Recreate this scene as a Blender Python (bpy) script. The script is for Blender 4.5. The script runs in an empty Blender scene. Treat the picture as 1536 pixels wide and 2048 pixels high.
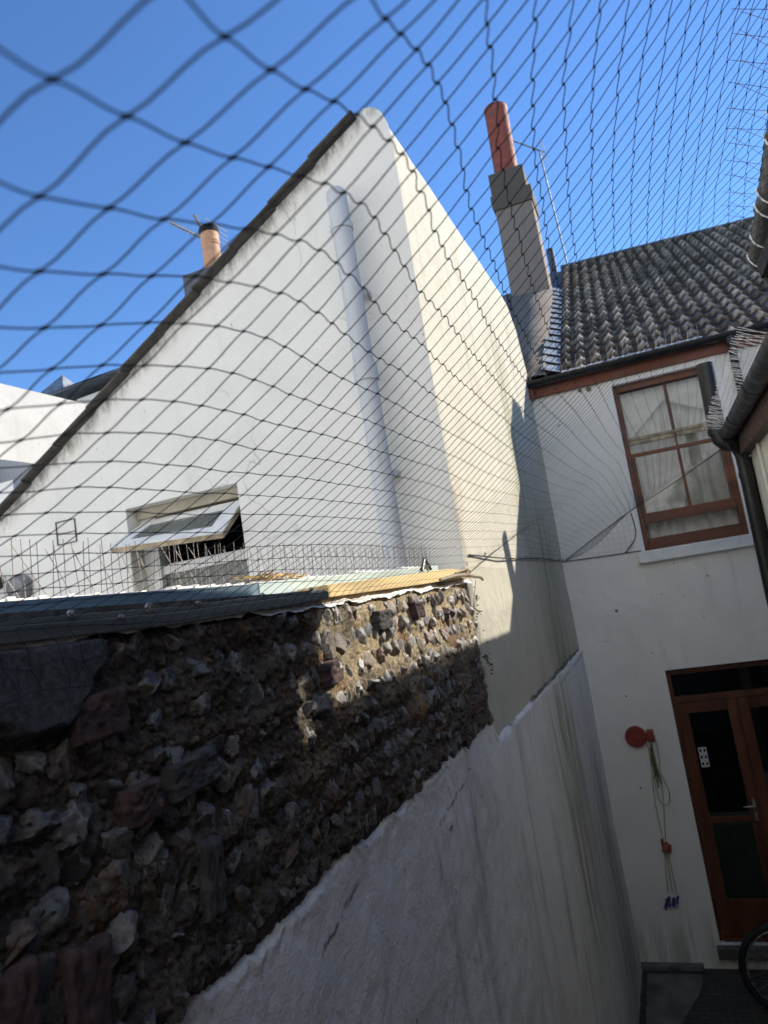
import bpy, bmesh, math, random
import numpy as np
from mathutils import Vector, Matrix, noise as mnoise
R = math.radians
random.seed(7); rng = np.random.default_rng(7)
scene = bpy.context.scene
COL = scene.collection

# ------------------------------------------------------------ camera, world, sun, exposure
# x = to the right along the back facade, y = down the yard, z = 0 at the camera height, ground at -3.40
GZ = -3.40
pitch, roll, yaw = R(7.49358), R(-8.98649), R(19.45926)
d = Vector((-math.sin(yaw)*math.cos(pitch), math.cos(yaw)*math.cos(pitch), math.sin(pitch)))
r0 = Vector((math.cos(yaw), math.sin(yaw), 0)); u0 = r0.cross(d)
cr = r0*math.cos(roll)+u0*math.sin(roll); cu = -r0*math.sin(roll)+u0*math.cos(roll)
cam = bpy.data.cameras.new('camera'); co = bpy.data.objects.new('camera', cam); COL.objects.link(co)
co.matrix_world = Matrix(((cr.x, cu.x, -d.x, .8), (cr.y, cu.y, -d.y, 0), (cr.z, cu.z, -d.z, 0), (0, 0, 0, 1)))
cam.sensor_fit = 'VERTICAL'; cam.sensor_height = 36; cam.lens = 36*1461.35/2048
cam.clip_start = .02; cam.clip_end = 400
cam.dof.use_dof = True; cam.dof.focus_distance = 1.65; cam.dof.aperture_fstop = 8.0
scene.camera = co
SUN_EL, SUN_AZ = R(28.4), R(44.0)          # azimuth measured from +Y towards +X
w = bpy.data.worlds.new('World'); scene.world = w; w.use_nodes = True
nt = w.node_tree; nt.nodes.clear()
sk = nt.nodes.new('ShaderNodeTexSky'); sk.sky_type = 'NISHITA'; sk.sun_disc = False
sk.sun_elevation = SUN_EL; sk.sun_rotation = SUN_AZ; sk.air_density = 1.0; sk.dust_density = .0; sk.ozone_density = 5.0
bg = nt.nodes.new('ShaderNodeBackground'); bg.inputs[1].default_value = .117
wo = nt.nodes.new('ShaderNodeOutputWorld')
tn = nt.nodes.new('ShaderNodeMix'); tn.data_type = 'RGBA'; tn.blend_type = 'MULTIPLY'; tn.inputs[0].default_value = 1; tn.inputs[7].default_value = (.78, .955, 1.15, 1)
nt.links.new(sk.outputs[0], tn.inputs[6]); nt.links.new(tn.outputs[2], bg.inputs[0]); nt.links.new(bg.outputs[0], wo.inputs[0])
sl = bpy.data.lights.new('sun', 'SUN'); sl.energy = 4.2; sl.angle = R(.55); sl.color = (1, .93, .82)
so = bpy.data.objects.new('sun', sl); COL.objects.link(so)
sd = Vector((math.sin(SUN_AZ)*math.cos(SUN_EL), math.cos(SUN_AZ)*math.cos(SUN_EL), math.sin(SUN_EL)))
so.rotation_euler = sd.to_track_quat('Z', 'Y').to_euler()
scene.view_settings.view_transform = 'Standard'; scene.view_settings.look = 'None'
scene.view_settings.exposure = 0.78; scene.view_settings.gamma = 1
scene.cycles.max_bounces = 10; scene.cycles.diffuse_bounces = 8; scene.cycles.transparent_max_bounces = 12

# ------------------------------------------------------------ mesh helpers
class MB:
    def __init__(s): s.v = []; s.f = []; s.smooth = False
    def add(s, vs, fs):
        o = len(s.v); s.v += [tuple(p) for p in vs]; s.f += [tuple(i+o for i in f) for f in fs]; return s
    def box(s, x0, x1, y0, y1, z0, z1):
        vs = [(x, y, z) for x in (x0, x1) for y in (y0, y1) for z in (z0, z1)]
        return s.add(vs, [(0, 1, 3, 2), (4, 6, 7, 5), (0, 4, 5, 1), (2, 3, 7, 6), (0, 2, 6, 4), (1, 5, 7, 3)])
    def obox(s, c, ax, ay, az):      # oriented box, half vectors
        c = Vector(c); ax = Vector(ax); ay = Vector(ay); az = Vector(az)
        vs = [c+i*ax+j*ay+k*az for i in (-1, 1) for j in (-1, 1) for k in (-1, 1)]
        return s.add(vs, [(0, 1, 3, 2), (4, 6, 7, 5), (0, 4, 5, 1), (2, 3, 7, 6), (0, 2, 6, 4), (1, 5, 7, 3)])
    def prism(s, pts, ax, t0, t1):   # pts = 2D polygon; ax = axis it is extruded along
        n = len(pts)
        def P(p, t): return {'x': (t, p[0], p[1]), 'y': (p[0], t, p[1]), 'z': (p[0], p[1], t)}[ax]
        vs = [P(p, t0) for p in pts]+[P(p, t1) for p in pts]
        return s.add(vs, [tuple(range(n)), tuple(range(2*n-1, n-1, -1))]+[(i, i+n, (i+1) % n+n, (i+1) % n) for i in range(n)])
    def tube(s, path, rad, n=8, caps=True, squash=None):
        path = [Vector(p) for p in path]; m = len(path)
        if not hasattr(rad, '__len__'): rad = [rad]*m
        prev = None; vs = []
        for i, p in enumerate(path):
            t = (path[min(i+1, m-1)]-path[max(i-1, 0)])
            if t.length < 1e-9: t = Vector((0, 0, 1))
            t.normalize()
            if prev is None: a = t.orthogonal().normalized()
            else:
                a = prev-t*prev.dot(t)
                a = a.normalized() if a.length > 1e-6 else t.orthogonal().normalized()
            prev = a; b = t.cross(a)
            for k in range(n):
                q = 2*math.pi*k/n; vs.append(p+(a*math.cos(q)+b*math.sin(q))*rad[i])
        fs = [(i*n+k, i*n+(k+1) % n, (i+1)*n+(k+1) % n, (i+1)*n+k) for i in range(m-1) for k in range(n)]
        if caps: fs += [tuple(range(n-1, -1, -1)), tuple((m-1)*n+k for k in range(n))]
        return s.add(vs, fs)
    def lathe(s, c, axis, prof, n=24):   # prof = [(dist along axis, radius)]
        c = Vector(c); axis = Vector(axis).normalized(); a = axis.orthogonal().normalized(); b = axis.cross(a)
        vs = [c+axis*h+(a*math.cos(2*math.pi*k/n)+b*math.sin(2*math.pi*k/n))*r for h, r in prof for k in range(n)]
        m = len(prof)
        fs = [(i*n+k, i*n+(k+1) % n, (i+1)*n+(k+1) % n, (i+1)*n+k) for i in range(m-1) for k in range(n)]
        fs += [tuple(range(n-1, -1, -1)), tuple((m-1)*n+k for k in range(n))]
        return s.add(vs, fs)
    def build(s, name, mat, parent=None, smooth=False, bevel=0, col=None):
        me = bpy.data.meshes.new(name); me.from_pydata(s.v, [], s.f); me.update()
        if col is not None:
            at = me.color_attributes.new('col', 'FLOAT_COLOR', 'POINT')
            at.data.foreach_set('color', np.concatenate([col, np.ones((len(col), 1))], 1).astype(np.float32).ravel())
        bm = bmesh.new(); bm.from_mesh(me); bmesh.ops.recalc_face_normals(bm, faces=bm.faces)
        if bevel: bmesh.ops.bevel(bm, geom=[e for e in bm.edges if e.is_manifold and e.calc_face_angle(0) > .5], offset=bevel, segments=2, affect='EDGES', profile=.6)
        bm.to_mesh(me); bm.free()
        if smooth:
            me.polygons.foreach_set('use_smooth', [True]*len(me.polygons))
            if smooth == 'auto':
                me.set_sharp_from_angle(angle=R(40))
        me.materials.append(mat)
        o = bpy.data.objects.new(name, me); COL.objects.link(o)
        if parent: o.parent = parent
        return o
def fast_grid(name, P, mat, parent=None, col=None, flip=False, smooth=True):
    nu, nv = P.shape[:2]; me = bpy.data.meshes.new(name)
    idx = np.arange(nu*nv).reshape(nu, nv)
    q = np.stack([idx[:-1, :-1], idx[1:, :-1], idx[1:, 1:], idx[:-1, 1:]], -1).reshape(-1, 4)
    if flip: q = q[:, ::-1]
    me.vertices.add(nu*nv); me.vertices.foreach_set('co', P.reshape(-1).astype(np.float32))
    nq = len(q); me.loops.add(nq*4); me.loops.foreach_set('vertex_index', q.ravel().astype(np.int32))
    me.polygons.add(nq); me.polygons.foreach_set('loop_start', np.arange(0, nq*4, 4, dtype=np.int32)); me.update(calc_edges=True)
    if smooth: me.polygons.foreach_set('use_smooth', [True]*nq)
    if col is not None:
        at = me.color_attributes.new('col', 'FLOAT_COLOR', 'POINT')
        at.data.foreach_set('color', np.concatenate([col.reshape(-1, 3), np.ones((nu*nv, 1))], 1).astype(np.float32).ravel())
    me.materials.append(mat); o = bpy.data.objects.new(name, me); COL.objects.link(o)
    if parent: o.parent = parent
    return o
def tag(o, label=None, cat=None, group=None, kind=None):
    for k, v in (('label', label), ('category', cat), ('group', group), ('kind', kind)):
        if v: o[k] = v
    return o
def thing(name, label, cat, loc=(0, 0, 0), group=None):
    o = bpy.data.objects.new(name, None); COL.objects.link(o); o.location = loc; o.empty_display_size = .1
    return tag(o, label, cat, group)
def copy_tree(o, loc, label=None):
    c = o.copy(); COL.objects.link(c); c.location = loc
    if label: c['label'] = label
    for ch in list(o.children):
        k = ch.copy(); COL.objects.link(k); k.parent = c
        for g in list(ch.children):
            m = g.copy(); COL.objects.link(m); m.parent = k
    return c
def shift(mb, p):      # mesh coordinates -> relative to a thing at p
    mb.v = [(a-p[0], b-p[1], c-p[2]) for a, b, c in mb.v]; return mb
def vnoise(x, y, seed=0):         # 2D value noise on arrays
    r = np.random.default_rng(seed); T = r.random((256, 256))*2-1
    xi = np.floor(x).astype(int); yi = np.floor(y).astype(int); fx = x-xi; fy = y-yi
    fx = fx*fx*(3-2*fx); fy = fy*fy*(3-2*fy)
    g = lambda a, b: T[a % 256, b % 256]
    return (g(xi, yi)*(1-fx)+g(xi+1, yi)*fx)*(1-fy)+(g(xi, yi+1)*(1-fx)+g(xi+1, yi+1)*fx)*fy
def fbm(x, y, o=4, seed=0):
    return sum(vnoise(x*2**k, y*2**k, seed+k)*.5**k for k in range(o))

# ------------------------------------------------------------ materials
def newmat(name):
    m = bpy.data.materials.new(name); m.use_nodes = True; n = m.node_tree; n.nodes.clear()
    out = n.nodes.new('ShaderNodeOutputMaterial'); b = n.nodes.new('ShaderNodeBsdfPrincipled')
    n.links.new(b.outputs[0], out.inputs[0]); return m, n, b, out
class N:
    def __init__(s, nt): s.nt = nt; s.L = nt.links
    def n(s, t, **k):
        x = s.nt.nodes.new(t)
        for a, b in k.items(): setattr(x, a, b)
        return x
    def put(s, sock, val):
        if isinstance(val, bpy.types.NodeSocket): s.L.new(val, sock)
        elif val is not None:
            if sock.type == 'RGBA' and len(val) == 3: val = (*val, 1)
            sock.default_value = val
    def coord(s, scale=(1, 1, 1), kind='Object'):
        t = s.n('ShaderNodeTexCoord'); m = s.n('ShaderNodeMapping'); m.inputs['Scale'].default_value = scale
        s.L.new(t.outputs[kind], m.inputs[0]); return m.outputs[0]
    def noise(s, vec, scale=5, detail=4, rough=.55, dist=0):
        x = s.n('ShaderNodeTexNoise'); s.put(x.inputs['Vector'], vec); x.inputs['Scale'].default_value = scale
        x.inputs['Detail'].default_value = detail; x.inputs['Roughness'].default_value = rough; x.inputs['Distortion'].default_value = dist
        return x.outputs[0]
    def vor(s, vec, scale=5, feature='F1', out='Distance'):
        x = s.n('ShaderNodeTexVoronoi', feature=feature); s.put(x.inputs['Vector'], vec); x.inputs['Scale'].default_value = scale
        return x.outputs[out]
    def rng(s, v, a, b, c=0, d=1):
        x = s.n('ShaderNodeMapRange'); x.interpolation_type = 'SMOOTHSTEP'; s.put(x.inputs[0], v)
        for i, q in enumerate((a, b, c, d)): x.inputs[i+1].default_value = q
        return x.outputs[0]
    def math(s, op, a, b=None):
        x = s.n('ShaderNodeMath', operation=op); s.put(x.inputs[0], a)
        if b is not None: s.put(x.inputs[1], b)
        return x.outputs[0]
    def mix(s, f, a, b, mode='MIX'):
        x = s.n('ShaderNodeMix', data_type='RGBA', blend_type=mode); s.put(x.inputs[0], f); s.put(x.inputs[6], a); s.put(x.inputs[7], b)
        return x.outputs[2]
    def xyz(s, kind='Object'):
        t = s.n('ShaderNodeNewGeometry'); x = s.n('ShaderNodeSeparateXYZ'); s.L.new(t.outputs['Position'], x.inputs[0]); return x.outputs
    def bump(s, b, h, strength=.3, dist=.01):
        x = s.n('ShaderNodeBump'); x.inputs['Strength'].default_value = strength; x.inputs['Distance'].default_value = dist
        s.put(x.inputs['Height'], h); s.L.new(x.outputs[0], b.inputs['Normal'])
def simple(name, col, rough=.5, metal=0, var=.15, vscale=12, bump=.15, bscale=60, spec=None, stretch=(1, 1, 1), dirt=None):
    m, nt, b, out = newmat(name); q = N(nt); v = q.coord(stretch)
    f = q.noise(v, vscale, 4)
    dk = tuple(c*(1-var*1.6) for c in col); lt = tuple(min(1, c*(1+var)) for c in col)
    c = q.mix(q.rng(f, .3, .7), dk, lt)
    if dirt: c = q.mix(q.rng(q.noise(v, vscale*.35, 5, .6), .5, .72, 0, dirt[1]), c, dirt[0])
    q.put(b.inputs['Base Color'], c); b.inputs['Roughness'].default_value = rough; b.inputs['Metallic'].default_value = metal
    if spec is not None: b.inputs['Specular IOR Level'].default_value = spec
    q.put(b.inputs['Roughness'], q.rng(q.noise(v, vscale*2, 3), .3, .7, max(0, rough-.1), min(1, rough+.12)))
    if bump: q.bump(b, q.noise(v, bscale, 5, .6), bump, .004)
    return m
def render_mat(name, base, streak=(.33, .32, .24), amt=.5, algae=None, lump=.5, axis=0, speck=.5, bscale=1, warmdirt=None, verge=None, cracks=0, marks=(), med=1.2, fine=.35):
    """painted render: vertical rain streaks, specks, rough float marks"""
    m, nt, b, out = newmat(name); q = N(nt)
    st = q.coord((9, 9, .9)); o = q.coord()
    f1 = q.noise(st, 1.0, 6, .62, .3); f2 = q.noise(o, 1.3, 4, .55)
    big = q.noise(q.coord((1, 1, .35)), 1.6, 3)
    c = q.mix(q.rng(q.noise(o, 3, 5), .3, .7), tuple(x*.93 for x in base), base)
    msk = q.math('MULTIPLY', q.rng(f1, .5, .74), q.rng(big, .38, .66))
    c = q.mix(q.math('MULTIPLY', msk, amt), c, streak)
    if warmdirt: c = q.mix(q.math('MULTIPLY', q.rng(q.noise(o, 2.2, 6, .65), .52, .7), warmdirt[1]), c, warmdirt[0])
    sp = q.rng(q.noise(q.coord((1, 1, .55)), 26, 3, .5), .7, .76); c = q.mix(q.math('MULTIPLY', sp, speck), c, (.08, .075, .06))
    if algae:
        X = q.xyz(); msk2 = None
        for (ax, c0, w0, zc, zw, a) in algae:
            m1 = q.math('SUBTRACT', X[ax], c0); m1 = q.math('ABSOLUTE', m1); m1 = q.rng(m1, 0, w0, 1, 0)
            m2 = q.math('ABSOLUTE', q.math('SUBTRACT', X[2], zc)); m2 = q.rng(m2, zw*.3, zw, 1, 0)
            mm = q.math('MULTIPLY', q.math('MULTIPLY', m1, m2), a)
            msk2 = mm if msk2 is None else q.math('MAXIMUM', msk2, mm)
        fa = q.noise(q.coord((11, 11, .8)), 1.2, 5, .6, .4)
        c = q.mix(q.math('MULTIPLY', q.rng(fa, .32, .66), msk2), c, (.20, .205, .085))
    if verge:      # dirt washed down from under the sloping verge
        X = q.xyz(); dline = q.math('SUBTRACT', q.math('ADD', q.math('MULTIPLY', X[0], verge[0]), verge[1]), X[2])
        dm = q.math('MULTIPLY', q.rng(dline, .0, .15, 1, 0), q.rng(q.noise(q.coord((5, 5, 2)), 4, 6, .7), .36, .66))
        c = q.mix(q.math('MULTIPLY', dm, .9), c, (.15, .14, .11))
    for (yc, zc, a_, s_, w_) in marks:      # mossy cracks in the render
        X = q.xyz(); dy = q.math('SUBTRACT', X[1], yc); off_ = q.math('MULTIPLY', q.math('SUBTRACT', q.noise(q.coord((1, 9, 9)), 3, 5, .7), .5), w_*3.5)
        dd_ = q.math('ABSOLUTE', q.math('ADD', q.math('SUBTRACT', q.math('SUBTRACT', X[2], zc), q.math('MULTIPLY', dy, s_)), off_))
        mk = q.math('MULTIPLY', q.rng(dd_, w_*.25, w_, 1, 0), q.rng(q.math('ABSOLUTE', dy), a_*.6, a_, 1, 0))
        mk = q.math('MULTIPLY', mk, q.rng(q.noise(o, 28, 4, .7), .40, .56)); c = q.mix(q.math('MULTIPLY', mk, .8), c, (.13, .12, .09))
    if cracks:
        dst = q.n('ShaderNodeVectorMath', operation='ADD'); q.put(dst.inputs[0], o); nz_ = q.n('ShaderNodeTexNoise'); q.put(nz_.inputs['Vector'], o); nz_.inputs['Scale'].default_value = 5; nz_.inputs['Detail'].default_value = 5
        sc_ = q.n('ShaderNodeVectorMath', operation='SCALE'); q.put(sc_.inputs[0], nz_.outputs[1]); sc_.inputs['Scale'].default_value = .35; q.put(dst.inputs[1], sc_.outputs[0])
        ck_ = q.rng(q.vor(dst.outputs[0], .9, 'DISTANCE_TO_EDGE'), .0, .006, 1, 0)
        c = q.mix(q.math('MULTIPLY', q.math('MULTIPLY', ck_, q.rng(q.noise(o, 1.1, 2), .48, .6)), cracks), c, (.2, .19, .17))
    q.put(b.inputs['Base Color'], c); b.inputs['Roughness'].default_value = .85; b.inputs['Specular IOR Level'].default_value = .25
    h = q.math('ADD', q.math('MULTIPLY', q.noise(o, 9*bscale, 4, .5), med), q.math('MULTIPLY', q.noise(o, 90*bscale, 4, .6), fine))
    q.bump(b, h, lump, .02)
    return m
def attr_mat(name, rough=.8, bscale=180, bump=.5, spec=.3, vary=.3, rr=None, bdist=.004):
    m, nt, b, out = newmat(name); q = N(nt)
    a = q.n('ShaderNodeVertexColor'); a.layer_name = 'col'; o = q.coord()
    f = q.noise(o, 70, 6, .7)
    c = q.mix(1, a.outputs[0], q.mix(q.rng(f, .25, .75), (1-vary,)*3, (1+vary*.8,)*3), 'MULTIPLY')
    q.put(b.inputs['Base Color'], c); b.inputs['Specular IOR Level'].default_value = spec
    q.put(b.inputs['Roughness'], q.rng(q.noise(o, 20, 3), .35, .65, rr[0] if rr else rough-.1, rr[1] if rr else rough+.1))
    q.bump(b, q.noise(o, bscale, 6, .75), bump, bdist)
    return m
def glass_mat(name, tint=(.9, .95, .93), gloss=.08, rough=.02):
    m, nt, b, out = newmat(name); q = N(nt); nt.nodes.remove(b)
    t = q.n('ShaderNodeBsdfTransparent'); t.inputs[0].default_value = (*tint, 1)
    g = q.n('ShaderNodeBsdfGlossy'); g.inputs['Roughness'].default_value = rough; g.inputs[0].default_value = (.95, .97, 1, 1)
    fr = q.n('ShaderNodeFresnel'); fr.inputs[0].default_value = 1.52
    mx = q.n('ShaderNodeMixShader'); s = q.math('ADD', fr.outputs[0], gloss)
    bp = q.n('ShaderNodeBump'); bp.inputs['Strength'].default_value = .04; bp.inputs['Distance'].default_value = .02
    q.L.new(q.noise(q.coord(), 2.5, 2), bp.inputs['Height']); q.L.new(bp.outputs[0], g.inputs['Normal'])
    q.L.new(s, mx.inputs[0]); q.L.new(t.outputs[0], mx.inputs[1]); q.L.new(g.outputs[0], mx.inputs[2]); q.L.new(mx.outputs[0], out.inputs[0])
    return m
M = {}
M['gable'] = render_mat('gable_render', (.80, .78, .72), (.45, .43, .39), .25, speck=.6, lump=.3, verge=(.6128, 2.556), cracks=.45, warmdirt=((.64, .62, .57), .35))
M['side'] = render_mat('side_render', (.57, .535, .43), (.36, .31, .22), .95, algae=[(1, 5.35, .55, .9, 1.6, .7), (1, 5.9, .9, -.2, 1.2, .8)], lump=.5, speck=.5, warmdirt=((.44, .38, .28), .6))
M['yard'] = render_mat('yard_render', (.82, .80, .755), (.30, .295, .25), .9, algae=[(1, 5.1, 1.0, -1.5, 1.2, .9), (1, 6.2, .9, -2.6, 1.8, .7), (1, 3.2, 1.3, -2.6, 1.3, .35)], lump=.4, speck=.5, warmdirt=((.50, .48, .42), .4), cracks=.5, med=.35, fine=.6, marks=((1.53, -.645, .14, .25, .012), (2.45, -.67, .26, .11, .009), (2.37, -.73, .03, .1, .012), (3.65, -.632, .14, 0, .018), (5.6, -.700, .4, .03, .010), (6.5, -.685, .35, .03, .010)))
M['facade'] = render_mat('facade_render', (.88, .86, .81), (.42, .42, .38), .3, algae=[(2, GZ+.15, .45, GZ, .8, .55)], lump=.35, speck=.4)
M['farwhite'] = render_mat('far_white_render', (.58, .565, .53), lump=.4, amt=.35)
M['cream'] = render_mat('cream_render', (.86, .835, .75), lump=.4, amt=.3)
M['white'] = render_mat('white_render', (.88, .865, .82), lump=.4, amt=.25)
M['chimney'] = render_mat('chimney_render', (.30, .235, .18), (.15, .125, .10), .7, lump=.6, speck=.3)
M['chimney_cap'] = render_mat('chimney_cap_render', (.15, .118, .085), (.10, .10, .07), .7, lump=.6, speck=.3)
M['slate_stack'] = simple('dark_stack', (.13, .14, .16), .8, var=.2, bump=.4)
M['terra'] = simple('terracotta_red', (.36, .085, .045), .75, var=.15, bump=.2, dirt=((.18, .09, .06), .5))
M['buff'] = simple('terracotta_buff', (.62, .34, .19), .75, var=.12, bump=.2)
M['soot'] = simple('soot', (.02, .02, .022), .9)
M['wood_red'] = simple('stained_wood', (.115, .036, .013), .5, var=.3, vscale=9, stretch=(1, 1, .12), bump=.2)
M['wood_red_h'] = simple('stained_wood_rail', (.15, .046, .016), .5, var=.3, vscale=9, stretch=(.12, 1, 1), bump=.2)
M['fascia'] = simple('fascia_paint', (.17, .045, .018), .55, var=.25, vscale=7, stretch=(.2, .2, 1), bump=.25, dirt=((.1, .04, .03), .5))
M['black'] = simple('black_plastic', (.009, .010, .012), .42, var=.2, vscale=6, bump=.08, dirt=((.03, .03, .028), .5))
M['grey_metal'] = simple('weathered_aluminium', (.22, .22, .22), .6, metal=.3, var=.2)
M['steel'] = simple('steel_wire', (.45, .44, .42), .3, metal=.9, var=.1, bump=0)
M['clear'] = simple('pale_plastic', (.88, .87, .84), .35, var=.1, bump=0)
M['rust'] = simple('brown_wire', (.22, .19, .165), .6, metal=.2, var=.2, bump=0)
M['twine'] = simple('black_twine', (.008, .0085, .012), .75, var=.2, bump=0)
M['timber'] = simple('weathered_timber', (.42, .34, .22), .8, var=.25, vscale=14, stretch=(1, .08, 1), bump=.5, bscale=40)
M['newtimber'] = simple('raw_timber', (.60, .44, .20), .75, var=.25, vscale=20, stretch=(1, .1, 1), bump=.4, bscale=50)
M['greyshadetimber'] = simple('grey_shade_timber', (.12, .125, .11), .8, var=.22, vscale=16, stretch=(1, .08, 1), bump=.5, bscale=50)
M['blueshade'] = simple('shaded_blue_paint', (.10, .165, .20), .5, var=.15, vscale=16, stretch=(1, .1, 1), bump=.35, bscale=30)  # darker copy of the board paint, shade put into the colour
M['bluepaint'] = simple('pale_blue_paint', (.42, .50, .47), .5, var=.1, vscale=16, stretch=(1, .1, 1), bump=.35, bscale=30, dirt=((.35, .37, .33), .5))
M['whitepaint'] = simple('white_gloss_paint', (.78, .78, .76), .4, var=.06, bump=.05)
M['beige'] = simple('beige_reveal', (.42, .38, .29), .7, var=.12, bump=.2)
M['obscure'] = simple('obscured_glass', (.13, .14, .125), .25, var=.15, vscale=5, bump=.5, bscale=90)
M['curtain'] = simple('net_curtain', (.74, .72, .69), .9, var=.08, bump=.1)
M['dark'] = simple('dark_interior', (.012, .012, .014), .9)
M['verge'] = simple('verge_tile', (.075, .068, .058), .85, var=.3, vscale=20, bump=.4, dirt=((.11, .10, .075), .6))
M['moss'] = simple('mossy_mortar', (.20, .18, .13), .95, var=.5, vscale=30, bump=.8)
M['whitegl'] = simple('white_plastic', (.72, .72, .7), .35, var=.05, bump=0)
M['flash'] = simple('lead_flashing', (.26, .28, .29), .5, metal=.2, var=.25, vscale=9, bump=.3, bscale=14)
M['rubber'] = simple('tyre_rubber', (.012, .012, .013), .7, var=.2, bump=.2)
M['redplastic'] = simple('red_plastic', (.27, .04, .025), .5, var=.12, bump=.05)
M['cord'] = simple('yellow_cord', (.42, .39, .22), .7, var=.15, bump=0)
M['cordgreen'] = simple('green_cord', (.12, .13, .05), .8, var=.15, bump=0)
M['pink'] = simple('faded_pink_plastic', (.36, .15, .11), .5, var=.2, bump=0)
M['bluepeg'] = simple('blue_peg_plastic', (.03, .08, .22), .5, var=.2, bump=0)
M['purplepeg'] = simple('purple_peg_plastic', (.13, .03, .16), .5, var=.2, bump=0)
M['zinc'] = simple('galvanised_sheet', (.45, .46, .47), .5, metal=.3, var=.15)
M['glass'] = glass_mat('window_glass', (.92, .93, .92), .0); M['dglass'] = glass_mat('door_glass', (.45, .46, .46), -.025)
M['flint'] = attr_mat('flint_stone', .5, 110, .5, .5, .45, rr=(.22, .7), bdist=.006)
M['mortar'] = attr_mat('lime_mortar', .95, 170, 1.0, .15, .55, bdist=.014)
M['rendgrid'] = M['yard']
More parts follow.
